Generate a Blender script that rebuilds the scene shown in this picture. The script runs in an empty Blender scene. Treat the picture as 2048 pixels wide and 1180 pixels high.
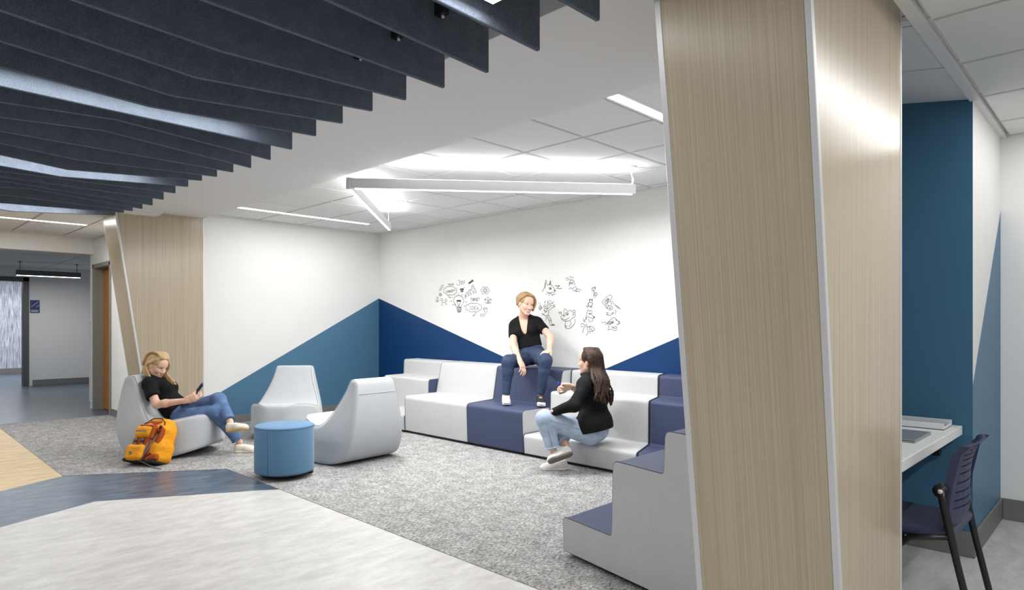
import bpy, bmesh, math, random
import numpy as np
from mathutils import Vector, Matrix

# ------------------------------------------------------------------ camera, world, exposure
SC = bpy.context.scene
COL = SC.collection
CAM_H = 1.30
FPX, HORIZON, CENTRE = 1287.0, 647.0, 1024.0          # focal length and horizon in pixels of the 2048 x 1180 frame
YAW = math.atan2(1251, 1287)
cam_data = bpy.data.cameras.new('camera')
cam_data.sensor_width = 36.0
cam_data.lens = 36.0 * FPX / 2048.0
cam_data.shift_y = (HORIZON - 590.0) / 2048.0
cam_data.clip_start = 0.05
cam = bpy.data.objects.new('camera', cam_data)
COL.objects.link(cam)
cam.location = (0, 0, CAM_H)
cam.rotation_euler = (math.pi / 2, 0, YAW - math.pi / 2)
SC.camera = cam

world = bpy.data.worlds.new('world')
SC.world = world
world.use_nodes = True
WB = world.node_tree.nodes['Background']
WB.inputs['Color'].default_value = (0.93, 0.97, 1.0, 1)
WB.inputs['Strength'].default_value = 0.35

SC.view_settings.view_transform = 'Standard'
SC.view_settings.look = 'None'
SC.view_settings.exposure = 0.08
SC.view_settings.gamma = 1.0
SC.view_settings.use_curve_mapping = False

LIGHT_BAFFLE = 5.6      # watts per metre of the lamps between the baffles
LIGHT_SLOT = 12.0
LIGHT_PENDANT_UP = 4.2
LIGHT_PENDANT_DOWN = 23.0
LIGHT_HALL = 26.0
LIGHT_NOOK = 2.9

FWD = Vector((math.cos(YAW), math.sin(YAW), 0))
RGT = Vector((math.sin(YAW), -math.cos(YAW), 0))
UPV = Vector((0, 0, 1))


def at(px, py, depth):
    """world point seen at a photograph pixel, at a distance along the view axis"""
    return Vector((0, 0, CAM_H)) + (FWD + RGT * ((px - CENTRE) / FPX) + UPV * ((HORIZON - py) / FPX)) * depth


def on_wall(px, py, x):
    d = FWD + RGT * ((px - CENTRE) / FPX)
    return at(px, py, x / d.x)


# ------------------------------------------------------------------ materials
def lin(c):
    return tuple(((v / 255.0) / 12.92 if v / 255.0 <= 0.04045 else ((v / 255.0 + 0.055) / 1.055) ** 2.4) for v in c)


MATS = {}


def new_mat(name):
    m = bpy.data.materials.new(name)
    m.use_nodes = True
    nt = m.node_tree
    b = nt.nodes['Principled BSDF']
    MATS[name] = m
    return m, nt, b


def setc(b, col, rough=0.6, spec=0.5, metal=0.0):
    b.inputs['Base Color'].default_value = (*col, 1)
    b.inputs['Roughness'].default_value = rough
    b.inputs['Metallic'].default_value = metal
    b.inputs['Specular IOR Level'].default_value = spec


def coords(nt, scale=(1, 1, 1), rot=(0, 0, 0)):
    tc = nt.nodes.new('ShaderNodeTexCoord')
    mp = nt.nodes.new('ShaderNodeMapping')
    mp.inputs['Scale'].default_value = scale
    mp.inputs['Rotation'].default_value = rot
    nt.links.new(tc.outputs['Object'], mp.inputs['Vector'])
    return mp.outputs['Vector']


def noise(nt, vec, scale, detail=4, rough=0.6):
    n = nt.nodes.new('ShaderNodeTexNoise')
    n.inputs['Scale'].default_value = scale
    n.inputs['Detail'].default_value = detail
    n.inputs['Roughness'].default_value = rough
    nt.links.new(vec, n.inputs['Vector'])
    return n.outputs['Fac']


def ramp(nt, fac, stops):
    r = nt.nodes.new('ShaderNodeValToRGB')
    el = r.color_ramp.elements
    while len(el) < len(stops):
        el.new(0.5)
    for e, (p, c) in zip(el, stops):
        e.position = p
        e.color = (*c, 1)
    nt.links.new(fac, r.inputs['Fac'])
    return r.outputs['Color']


def mix(nt, a, b, fac, mode='MIX'):
    m = nt.nodes.new('ShaderNodeMix')
    m.data_type = 'RGBA'
    m.blend_type = mode
    if isinstance(fac, float):
        m.inputs[0].default_value = fac
    else:
        nt.links.new(fac, m.inputs[0])
    for i, v in ((6, a), (7, b)):
        if isinstance(v, tuple):
            m.inputs[i].default_value = (*v, 1)
        else:
            nt.links.new(v, m.inputs[i])
    return m.outputs[2]


def bump(nt, b, height, strength, dist=0.01):
    n = nt.nodes.new('ShaderNodeBump')
    n.inputs['Strength'].default_value = strength
    n.inputs['Distance'].default_value = dist
    nt.links.new(height, n.inputs['Height'])
    nt.links.new(n.outputs['Normal'], b.inputs['Normal'])


def flat(name, rgb, rough=0.6, spec=0.4, metal=0.0, var=0.0, vscale=30):
    m, nt, b = new_mat(name)
    c = lin(rgb)
    setc(b, c, rough, spec, metal)
    if var:
        f = noise(nt, coords(nt), vscale)
        lo = tuple(v * (1 - var) for v in c)
        hi = tuple(min(1, v * (1 + var)) for v in c)
        nt.links.new(ramp(nt, f, [(0.3, lo), (0.7, hi)]), b.inputs['Base Color'])
    return m


def fabric(name, rgb, var=0.10, scale=420, bmp=0.25, rough=0.9, sheen=0.2):
    m, nt, b = new_mat(name)
    c = lin(rgb)
    setc(b, c, rough, 0.2)
    b.inputs['Sheen Weight'].default_value = sheen
    v = coords(nt)
    v2 = coords(nt, (1, 1, 0.35))
    f = noise(nt, v2, scale, 3, 0.7)
    g = noise(nt, v, 6, 3)
    lo = tuple(x * (1 - var) for x in c)
    hi = tuple(min(1, x * (1 + var)) for x in c)
    col = ramp(nt, f, [(0.3, lo), (0.7, hi)])
    col = mix(nt, col, mix(nt, (0.94, 0.94, 0.94), (1.05, 1.05, 1.05), g), 1.0, 'MULTIPLY')
    nt.links.new(col, b.inputs['Base Color'])
    bump(nt, b, f, bmp, 0.002)
    return m


def emis(name, rgb, strength):
    m = bpy.data.materials.new(name)
    m.use_nodes = True
    nt = m.node_tree
    nt.nodes.clear()
    e = nt.nodes.new('ShaderNodeEmission')
    e.inputs['Color'].default_value = (*rgb, 1)
    e.inputs['Strength'].default_value = strength
    o = nt.nodes.new('ShaderNodeOutputMaterial')
    nt.links.new(e.outputs[0], o.inputs['Surface'])
    MATS[name] = m
    return m


M_WHITE = flat('wall_white_paint', (240, 240, 238), 0.55, 0.3, var=0.012, vscale=3)
M_GREYWALL = flat('wall_grey_paint', (222, 223, 224), 0.6, 0.3)
M_SOFFIT = flat('soffit_paint', (226, 226, 226), 0.8, 0.2)
M_BLUE = flat('wall_slate_blue_paint', (80, 122, 152), 0.45, 0.35, var=0.03, vscale=4)
M_NAVYP = flat('wall_navy_paint', (9, 58, 108), 0.45, 0.35, var=0.03, vscale=4)
M_DEEP = flat('wall_deep_blue_paint', (68, 110, 138), 0.32, 0.35, var=0.03, vscale=4)
M_RUBBER = flat('rubber_baseboard', (120, 119, 118), 0.5, 0.4)
M_TILE = flat('ceiling_tile_mineral', (232, 232, 231), 0.95, 0.1, var=0.03, vscale=160)
M_GRID = flat('ceiling_grid_metal', (228, 228, 228), 0.5, 0.4)
M_ALU = flat('aluminium_trim', (218, 219, 220), 0.35, 0.5, 0.25)
M_LAMPBODY = flat('lamp_white_metal', (225, 226, 227), 0.4, 0.4)
M_LAMPDARK = flat('lamp_grey_metal', (92, 93, 95), 0.45, 0.4)
M_BLACK = flat('black_plastic', (22, 22, 24), 0.45, 0.4)
M_BLACKM = flat('black_metal', (28, 28, 30), 0.35, 0.5)
M_DARKFRAME = flat('door_frame_dark', (88, 88, 90), 0.45, 0.4)
M_FRAME = flat('door_frame_taupe', (138, 137, 130), 0.45, 0.4)
M_INK = flat('black_marker_ink', (58, 58, 60), 0.6, 0.2)
M_SIGN = flat('sign_blue', (38, 58, 112), 0.5, 0.4)
M_SIGNW = flat('sign_white', (225, 228, 235), 0.5, 0.4)
M_EMIT = emis('lamp_diffuser_glow', (1.0, 0.99, 0.97), 9.0)
M_EMIT2 = emis('lamp_diffuser_soft_glow', (1.0, 0.99, 0.97), 3.0)


def wood(name, rgb_lo, rgb_hi, scale, rough=0.32):
    m, nt, b = new_mat(name)
    setc(b, lin(rgb_hi), rough, 0.5)
    v = coords(nt, scale)
    f = noise(nt, v, 1.0, 6, 0.65)
    v2 = coords(nt, tuple(s * 0.18 for s in scale))
    g = noise(nt, v2, 1.0, 3)
    c = ramp(nt, f, [(0.32, lin(rgb_lo)), (0.5, lin(tuple((a + b_) / 2 for a, b_ in zip(rgb_lo, rgb_hi)))), (0.68, lin(rgb_hi))])
    c = mix(nt, c, mix(nt, (0.95, 0.95, 0.95), (1.03, 1.03, 1.03), g), 1.0, 'MULTIPLY')
    nt.links.new(c, b.inputs['Base Color'])
    bump(nt, b, f, 0.06, 0.002)
    return m


M_WOODX = wood('oak_laminate', (178, 163, 139), (203, 189, 165), (150, 0.02, 0.6), 0.24)
M_WOODY = wood('oak_laminate_end', (178, 163, 139), (203, 189, 165), (0.02, 150, 0.6), 0.24)
M_DOORW = wood('door_orange_wood', (160, 98, 28), (196, 130, 48), (40, 40, 1.5), 0.4)


def carpet():
    m, nt, b = new_mat('mottled_grey_carpet')
    setc(b, (0.3, 0.3, 0.3), 0.95, 0.1)
    a = noise(nt, coords(nt, (1, 1.9, 1), (0, 0, 0.75)), 40, 4, 0.75)
    f = noise(nt, coords(nt, (1, 1.6, 1), (0, 0, 0.75)), 190, 2, 0.7)
    g = noise(nt, coords(nt), 9, 4, 0.6)
    c = ramp(nt, a, [(0.36, lin((108, 108, 107))), (0.5, lin((166, 165, 164))), (0.64, lin((206, 205, 204)))])
    c = mix(nt, c, ramp(nt, f, [(0.34, (0.55, 0.55, 0.55)), (0.62, (1.2, 1.2, 1.2))]), 0.6, 'MULTIPLY')
    c = mix(nt, c, ramp(nt, g, [(0.36, (0.8, 0.8, 0.8)), (0.64, (1.15, 1.15, 1.15))]), 1.0, 'MULTIPLY')
    nt.links.new(c, b.inputs['Base Color'])
    bump(nt, b, f, 0.6, 0.006)
    return m


def vinyl(name, dark, mid, light, rough, amp=1.0):
    m, nt, b = new_mat(name)
    setc(b, lin(mid), rough, 0.5)
    r = (0, 0, -YAW + math.pi / 2 - 0.14)
    a = noise(nt, coords(nt, (4.5, 12, 1), r), 1.0, 6, 0.66)
    f = noise(nt, coords(nt, (22, 70, 1), r), 1.0, 4, 0.6)
    br = nt.nodes.new('ShaderNodeTexBrick')
    br.inputs['Scale'].default_value = 1.0
    br.inputs['Brick Width'].default_value = 0.92
    br.inputs['Row Height'].default_value = 0.46
    br.inputs['Mortar Size'].default_value = 0.0
    br.inputs['Color1'].default_value = (0.955, 0.955, 0.955, 1)
    br.inputs['Color2'].default_value = (1.03, 1.03, 1.03, 1)
    nt.links.new(coords(nt), br.inputs['Vector'])
    c = ramp(nt, a, [(0.33, lin(dark)), (0.5, lin(mid)), (0.68, lin(light))])
    c = mix(nt, c, ramp(nt, f, [(0.3, (0.93, 0.93, 0.93)), (0.7, (1.06, 1.06, 1.06))]), amp, 'MULTIPLY')
    c = mix(nt, c, br.outputs['Color'], 1.0, 'MULTIPLY')
    nt.links.new(c, b.inputs['Base Color'])
    bump(nt, b, f, 0.05, 0.002)
    return m


M_CARPET = carpet()
M_VGREY = vinyl('light_grey_vinyl', (182, 180, 177), (196, 194, 192), (208, 207, 206), 0.42)
M_VBLUE = vinyl('slate_blue_vinyl', (58, 72, 88), (78, 94, 112), (104, 120, 137), 0.30)
M_VTAN = vinyl('tan_vinyl', (186, 160, 116), (206, 181, 138), (219, 196, 154), 0.42)

M_FELT = None


def felt():
    m, nt, b = new_mat('charcoal_felt')
    setc(b, lin((92, 98, 108)), 0.95, 0.1)
    f = noise(nt, coords(nt), 220, 3, 0.75)
    g = noise(nt, coords(nt), 14, 3)
    c = ramp(nt, f, [(0.3, lin((78, 86, 98))), (0.7, lin((119, 128, 142)))])
    c = mix(nt, c, ramp(nt, g, [(0.3, (0.88, 0.88, 0.88)), (0.7, (1.1, 1.1, 1.1))]), 1.0, 'MULTIPLY')
    nt.links.new(c, b.inputs['Base Color'])
    return m


M_FELT = felt()
M_GREYF = fabric('light_grey_upholstery', (196, 197, 198), 0.09, 300, 0.2)
M_NAVYF = fabric('navy_vinyl_upholstery', (70, 78, 106), 0.03, 500, 0.06, 0.5, 0.0)
M_PIPE = flat('navy_piping', (52, 58, 82), 0.6)
M_POUF = fabric('blue_upholstery', (92, 130, 162), 0.06, 380, 0.2)
M_CHAIRF = fabric('pale_grey_upholstery', (186, 190, 194), 0.07, 380, 0.2)


# ------------------------------------------------------------------ object helpers
def link(o):
    COL.objects.link(o)
    return o


def tag(o, label=None, cat=None, group=None, kind=None):
    if label:
        o['label'] = label
    if cat:
        o['category'] = cat
    if group:
        o['group'] = group
    if kind:
        o['kind'] = kind
    return o


def empty(name, loc=(0, 0, 0), rz=0.0):
    o = bpy.data.objects.new(name, None)
    o.empty_display_size = 0.1
    o.location = loc
    o.rotation_euler = (0, 0, rz)
    return link(o)


def adopt(o, parent, world_space=True):
    """parent o; in world space its coordinates stay where they are (parts sit at the identity, so only roots are undone)"""
    o.parent = parent
    if world_space and parent.parent is None:
        o.matrix_parent_inverse = (Matrix.Translation(parent.location) @ Matrix.Rotation(parent.rotation_euler.z, 4, 'Z')).inverted()
    return o


def mesh_obj(name, verts, faces, mat, parent=None, smooth=False, world_space=True, idx=None):
    me = bpy.data.meshes.new(name)
    me.from_pydata([tuple(v) for v in verts], [], [tuple(f) for f in faces])
    mats = mat if isinstance(mat, (list, tuple)) else [mat]
    for m in mats:
        me.materials.append(m)
    if idx is not None:
        me.polygons.foreach_set('material_index', idx)
    if smooth:
        me.polygons.foreach_set('use_smooth', [True] * len(me.polygons))
    me.update()
    o = link(bpy.data.objects.new(name, me))
    if parent is not None:
        adopt(o, parent, world_space)
    return o


def big_mesh(name, V, Q, mat, parent=None, world_space=True):
    """numpy verts and quads"""
    me = bpy.data.meshes.new(name)
    me.vertices.add(len(V))
    me.vertices.foreach_set('co', np.ascontiguousarray(V, dtype=np.float32).ravel())
    k = Q.shape[1]
    me.loops.add(Q.size)
    me.loops.foreach_set('vertex_index', np.ascontiguousarray(Q, dtype=np.int32).ravel())
    me.polygons.add(len(Q))
    me.polygons.foreach_set('loop_start', np.arange(0, Q.size, k, dtype=np.int32))
    me.polygons.foreach_set('use_smooth', np.ones(len(Q), dtype=bool))
    me.update(calc_edges=True)
    me.validate()
    mats = mat if isinstance(mat, (list, tuple)) else [mat]
    for m in mats:
        me.materials.append(m)
    o = link(bpy.data.objects.new(name, me))
    if parent is not None:
        adopt(o, parent, world_space)
    return o


def box_vf(lo, hi):
    x0, y0, z0 = lo
    x1, y1, z1 = hi
    v = [(x0, y0, z0), (x1, y0, z0), (x1, y1, z0), (x0, y1, z0), (x0, y0, z1), (x1, y0, z1), (x1, y1, z1), (x0, y1, z1)]
    f = [(3, 2, 1, 0), (4, 5, 6, 7), (0, 1, 5, 4), (1, 2, 6, 5), (2, 3, 7, 6), (3, 0, 4, 7)]
    return v, f


def bev(o, w=0.004, seg=2, angle=0.6):
    b = o.modifiers.new('bevel', 'BEVEL')
    b.width = w
    b.segments = seg
    b.limit_method = 'ANGLE'
    b.angle_limit = angle
    b.harden_normals = False
    return o


def box(name, lo, hi, mat, parent=None, bevel=0.0, world_space=True, seg=2):
    v, f = box_vf(lo, hi)
    o = mesh_obj(name, v, f, mat, parent, world_space=world_space)
    if bevel:
        bev(o, bevel, seg)
    return o


def struct(o):
    o['kind'] = 'structure'
    return o


def prism(name, poly, z0, z1, mat, parent=None, world_space=True):
    """a vertical prism over a plan polygon (counter-clockwise)"""
    n = len(poly)
    v = [(x, y, z0) for x, y in poly] + [(x, y, z1) for x, y in poly]
    f = [tuple(range(n - 1, -1, -1)), tuple(range(n, 2 * n))] + [(i, (i + 1) % n, n + (i + 1) % n, n + i) for i in range(n)]
    return mesh_obj(name, v, f, mat, parent, world_space=world_space)


def solid(name, a, b, mat, parent=None, world_space=True, smooth=False):
    """a closed solid between two loops of the same number of points"""
    n = len(a)
    v = list(a) + list(b)
    f = [tuple(range(n - 1, -1, -1)), tuple(range(n, 2 * n))] + [(i, (i + 1) % n, n + (i + 1) % n, n + i) for i in range(n)]
    o = mesh_obj(name, v, f, mat, parent, world_space=world_space)
    bm = bmesh.new()
    bm.from_mesh(o.data)
    bmesh.ops.recalc_face_normals(bm, faces=bm.faces)
    bm.to_mesh(o.data)
    bm.free()
    return o


def tube_vf(pts, r, seg=8, closed=False):
    pts = [Vector(p) for p in pts]
    n = len(pts)
    rs = r if isinstance(r, (list, tuple)) else [r] * n
    V, Fc = [], []
    nrm = None
    for i, p in enumerate(pts):
        a = pts[i - 1] if (i > 0 or closed) else p
        b = pts[(i + 1) % n] if (i < n - 1 or closed) else p
        t = (b - a)
        t = t.normalized() if t.length > 1e-9 else Vector((0, 0, 1))
        if nrm is None:
            nrm = t.orthogonal().normalized()
        nrm = (nrm - t * nrm.dot(t))
        nrm = nrm.normalized() if nrm.length > 1e-6 else t.orthogonal().normalized()
        bn = t.cross(nrm)
        for k in range(seg):
            a_ = 2 * math.pi * k / seg
            V.append(p + (nrm * math.cos(a_) + bn * math.sin(a_)) * rs[i])
    m = n if closed else n - 1
    for i in range(m):
        for k in range(seg):
            j = (i + 1) % n
            Fc.append((i * seg + k, i * seg + (k + 1) % seg, j * seg + (k + 1) % seg, j * seg + k))
    if not closed:
        Fc.append(tuple(range(seg - 1, -1, -1)))
        Fc.append(tuple(range((n - 1) * seg, n * seg)))
    return V, Fc


def tube(name, pts, r, mat, parent=None, seg=8, closed=False, world_space=True):
    v, f = tube_vf(pts, r, seg, closed)
    return mesh_obj(name, v, f, mat, parent, smooth=True, world_space=world_space)


def lathe(name, prof, mat, parent=None, centre=(0, 0, 0), seg=64, world_space=True):
    V, Fc = [], []
    n = len(prof)
    for k in range(seg):
        a = 2 * math.pi * k / seg
        for r, z in prof:
            V.append((centre[0] + r * math.cos(a), centre[1] + r * math.sin(a), centre[2] + z))
    for k in range(seg):
        k2 = (k + 1) % seg
        for i in range(n - 1):
            Fc.append((k * n + i, k2 * n + i, k2 * n + i + 1, k * n + i + 1))
    Fc.append(tuple(k * n for k in range(seg - 1, -1, -1)))
    Fc.append(tuple(k * n + n - 1 for k in range(seg)))
    o = mesh_obj(name, V, Fc, mat, parent, smooth=True, world_space=world_space)
    return o


def area(name, loc, size, energy, direction=(0, 0, -1), along=(1, 0, 0), parent=None, color=(1, 0.995, 0.985), spread=math.pi):
    d = bpy.data.lights.new(name, 'AREA')
    d.shape = 'RECTANGLE'
    d.size, d.size_y = size
    d.energy = energy
    d.spread = spread
    d.color = color
    o = link(bpy.data.objects.new(name, d))
    zax = -Vector(direction).normalized()
    xax = Vector(along)
    xax = (xax - zax * xax.dot(zax)).normalized()
    yax = zax.cross(xax)
    m = Matrix((xax, yax, zax)).transposed().to_4x4()
    m.translation = Vector(loc)
    o.matrix_world = m
    if parent is not None:
        o.parent = parent
        o.matrix_parent_inverse = (Matrix.Translation(parent.location) @ Matrix.Rotation(parent.rotation_euler.z, 4, 'Z')).inverted()
    return o


def round_poly(pts, r, seg=5):
    """round the corners of a 2-D polygon; r is one radius or one per corner"""
    out = []
    n = len(pts)
    for i in range(n):
        p0, p1, p2 = Vector(pts[i - 1]), Vector(pts[i]), Vector(pts[(i + 1) % n])
        rr = r[i] if isinstance(r, (list, tuple)) else r
        d0, d2 = (p0 - p1), (p2 - p1)
        if rr <= 0 or d0.length < 1e-6 or d2.length < 1e-6:
            out.append(tuple(p1))
            continue
        ang = d0.angle(d2)
        cut = min(rr / math.tan(ang / 2), d0.length * 0.49, d2.length * 0.49)
        a, b = p1 + d0.normalized() * cut, p1 + d2.normalized() * cut
        for k in range(seg + 1):
            t = k / seg
            out.append(tuple(a * (1 - t) ** 2 + p1 * 2 * t * (1 - t) + b * t ** 2))
    return out

# ------------------------------------------------------------------ dimensions of the place (metres)
Z_TILE = 2.69          # tile ceiling of the alcove
Z_SOF = 2.63           # underside of the portal beam
Z_HALL = 2.58          # tile ceiling of the hall behind
Z_NOOK = 2.545         # tile ceiling over the desk
Z_DECK = 3.05
WA_Y = 8.47            # wall behind the left chair (faces -Y)
WB_X = 5.74            # wall with the drawings (faces -X)
WC_Y = 1.32            # short wall behind the near seat (faces +Y)
WD_X = 2.575           # hall wall with the orange door (faces -X)
COL_X = 3.12           # back edge of the wood columns

# ---- floor
floor = struct(box('floor', (-7, -5, -0.12), (9, 24, -0.004), M_VGREY))
E_CARPET = 2.345
prism('vinyl_grey', [(-7, -5), (9, -5), (9, WC_Y), (E_CARPET, WC_Y), (E_CARPET, 4.83), (1.247, 5.46), (0.666, 5.198), (-7, 1.75)], -0.003, 0.0, M_VGREY, floor)
prism('vinyl_blue', [(-7, 1.75), (0.666, 5.198), (1.247, 5.46), (E_CARPET, 4.83), (E_CARPET, 5.835), (1.263, 6.571), (0.809, 6.312), (-7, 1.85 + 0.0)], -0.003, 0.0, M_VBLUE, floor)
prism('vinyl_tan', [(-7, 1.86), (0.809, 6.312), (1.263, 6.571), (1.30, 10.47), (-7, 10.47)], -0.003, 0.0, M_VTAN, floor)
prism('carpet', [(E_CARPET, WC_Y), (9, WC_Y), (9, 10.47), (1.30, 10.47), (1.263, 6.571), (E_CARPET, 5.835)], -0.003, 0.003, M_CARPET, floor)
prism('vinyl_hall', [(-7, 10.47), (9, 10.47), (9, 24), (-7, 24)], -0.003, 0.0, M_VBLUE, floor)
tube_strip = box('threshold_strip', (1.30, 10.455, 0.0), (WD_X, 10.485, 0.004), M_RUBBER, floor)

# ---- walls of the alcove: the painted shapes are part of the wall faces
WALL_T = 0.12
SLOPE = (1.69 - 0.412) / (WB_X - 3.32)
zl = 1.69 - SLOPE * (WB_X - COL_X)
v = [(COL_X, WA_Y, 0), (WB_X, WA_Y, 0), (WB_X, WA_Y, 1.69), (COL_X, WA_Y, zl), (WB_X, WA_Y, 2.95), (COL_X, WA_Y, 2.95),
     (COL_X, WA_Y + WALL_T, 0), (WB_X, WA_Y + WALL_T, 0), (WB_X, WA_Y + WALL_T, 2.95), (COL_X, WA_Y + WALL_T, 2.95)]
f = [(0, 1, 2, 3), (3, 2, 4, 5), (6, 9, 8, 7), (5, 4, 8, 9), (0, 3, 5, 9, 6), (1, 7, 8, 4, 2)]
struct(mesh_obj('wall_left', v, f, [M_WHITE, M_BLUE], idx=[1, 0, 0, 0, 0, 0]))
WB_END = 1.20
v = [(WB_X, WA_Y, 0), (WB_X, 5.702, 0), (WB_X, 4.151, 0), (WB_X, WB_END, 0),
     (WB_X, WA_Y, 1.69), (WB_X, 5.702, 0.873), (WB_X, 5.06, 0.684), (WB_X, 4.151, 0.81), (WB_X, WB_END, 1.99),
     (WB_X, WA_Y, 2.95), (WB_X, WB_END, 2.95),
     (WB_X + WALL_T, WA_Y, 0), (WB_X + WALL_T, WB_END, 0), (WB_X + WALL_T, WA_Y, 2.95), (WB_X + WALL_T, WB_END, 2.95)]
f = [(0, 4, 5, 6, 1), (1, 6, 2), (2, 6, 7, 8, 3), (4, 9, 10, 8, 7, 6, 5), (11, 12, 14, 13), (9, 13, 14, 10), (0, 11, 13, 9, 4), (3, 8, 10, 14, 12)]
wall_back = struct(mesh_obj('wall_back', v, f, [M_WHITE, M_NAVYP], idx=[1, 1, 1, 0, 0, 0, 0, 0]))
wall_near = struct(box('wall_near', (3.034, WB_END, 0), (WB_X, WC_Y, 2.95), [M_WHITE]))

# ---- desk nook: deep blue cheek wall, white return with a blue painted wedge, far white wall
NK_X, NK_Y, NK_FX = 4.34, 0.655, 5.35
v = [(NK_X, NK_Y, 0), (NK_X, WB_END, 0), (NK_X, WB_END, 2.95), (NK_X, NK_Y, 2.95)]
f = [(0, 3, 2, 1)]
cheek = [(NK_X, NK_Y, 0), (NK_FX + 0.1, NK_Y, 0), (NK_FX + 0.1, NK_Y, 2.16), (NK_X, NK_Y, 0.96), (NK_FX + 0.1, NK_Y, 2.95), (NK_X, NK_Y, 2.95),
         (NK_X, WB_END - 0.001, 0), (NK_X, WB_END - 0.001, 2.95), (NK_FX + 0.1, WB_END - 0.001, 0), (NK_FX + 0.1, WB_END - 0.001, 2.95)]
f = [(0, 1, 2, 3), (3, 2, 4, 5), (0, 3, 5, 7, 6), (6, 7, 9, 8), (1, 8, 9, 4, 2), (5, 4, 9, 7)]
struct(mesh_obj('wall_nook', cheek, f, [M_WHITE, M_BLUE, M_DEEP], idx=[1, 0, 2, 0, 0, 0]))
struct(box('wall_right', (NK_FX, -2.2, 0), (NK_FX + 0.1, NK_Y, 2.95), M_WHITE))
struct(box('wall_nook_back', (3.036, WB_END - 0.02, 0), (NK_X, WB_END - 0.001, 2.95), M_DEEP))

# ---- hall walls behind the left column
DY0, DY1, DZ = 10.43, 11.30, 2.15
wall_hall = struct(box('wall_hall', (WD_X, WA_Y + WALL_T, 0), (WD_X + 0.16, DY0, 2.9), M_WHITE))
box('wall_over_door', (WD_X, DY0, DZ), (WD_X + 0.16, DY1, 2.9), M_WHITE, wall_hall)
box('wall_end', (WD_X, DY1, 0), (WD_X + 0.16, 11.55, 2.9), M_WHITE, wall_hall)
box('corner_guard', (WD_X - 0.012, 11.40, 0.10), (WD_X + 0.012, 11.56, 1.33), M_LAMPBODY, wall_hall)
struct(box('wall_far', (2.576, 16.57, 0), (9, 16.72, 2.6), M_GREYWALL))
struct(box('wall_far_left', (-7, 16.57, 0), (1.62, 16.72, 2.6), M_GREYWALL))
struct(box('wall_far_over_door', (1.62, 16.57, 2.24), (2.576, 16.72, 2.6), M_GREYWALL))


def curtain_mat():
    m, nt, b = new_mat('streaked_wall_covering')
    setc(b, (0.5, 0.5, 0.55), 0.6, 0.3)
    fz = noise(nt, coords(nt, (38, 38, 3.0)), 1.0, 5, 0.7)
    nt.links.new(ramp(nt, fz, [(0.35, lin((120, 124, 142))), (0.5, lin((176, 180, 196))), (0.65, lin((222, 225, 234)))]), b.inputs['Base Color'])
    return m


struct(box('wall_stair', (-2, 20.95, 0), (9, 21.1, 2.9), curtain_mat()))
struct(box('wall_corridor', (4.3, 11.5, 0), (4.42, 16.57, 2.6), M_GREYWALL))

# ---- baseboards
BB = 0.10
struct(box('baseboard_left', (COL_X + 0.02, WA_Y - 0.012, 0), (WB_X, WA_Y, BB), M_RUBBER, bevel=0.003))
struct(box('baseboard_back', (WB_X - 0.012, WC_Y, 0), (WB_X, WA_Y - 0.012, BB), M_RUBBER, bevel=0.003))
struct(box('baseboard_far', (2.66, 16.555, 0), (9, 16.57, 0.12), M_RUBBER, bevel=0.003))
struct(box('baseboard_stair', (-2, 20.935, 0), (9, 20.95, 0.14), M_RUBBER, bevel=0.003))
struct(box('baseboard_hall', (WD_X - 0.012, WA_Y + WALL_T, 0), (WD_X, DY0 - 0.02, BB), M_RUBBER, bevel=0.003))
struct(box('baseboard_nook', (NK_X - 0.012, NK_Y - 0.012, 0), (NK_X, WB_END - 0.02, 0.14), M_RUBBER, bevel=0.004))
struct(box('baseboard_nook_return', (NK_X, NK_Y - 0.012, 0), (NK_FX, NK_Y, 0.14), M_RUBBER, bevel=0.004))
struct(box('baseboard_right', (NK_FX - 0.012, -2.2, 0), (NK_FX, NK_Y - 0.012, 0.14), M_RUBBER, bevel=0.004))

# ---- doors
door = struct(empty('door_1', (WD_X, DY0, 0)))
box('door_leaf', (WD_X + 0.115, DY0 + 0.02, 0.01), (WD_X + 0.155, DY1 - 0.02, DZ - 0.03), M_DOORW, door, 0.003)
for (a, b_) in ((DY0 - 0.04, DY0 + 0.02), (DY1 - 0.02, DY1 + 0.04)):
    box('door_jamb', (WD_X - 0.02, a, 0), (WD_X + 0.165, b_, DZ + 0.04), M_FRAME, door, 0.003)
box('door_head', (WD_X - 0.02, DY0 - 0.04, DZ - 0.02), (WD_X + 0.165, DY1 + 0.04, DZ + 0.04), M_FRAME, door, 0.003)
box('door_stop', (WD_X + 0.06, DY1 - 0.045, 0), (WD_X + 0.115, DY1 - 0.02, DZ - 0.02), M_FRAME, door, 0.002)
door2 = struct(empty('door_2', (2.1, 16.57, 0)))
for (a, b_) in ((1.62, 1.70), (2.50, 2.60)):
    box('door_jamb', (a, 16.54, 0), (b_, 16.74, 2.26), M_DARKFRAME, door2, 0.004)
box('door_head', (1.62, 16.54, 2.17), (2.60, 16.74, 2.26), M_DARKFRAME, door2, 0.004)


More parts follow.
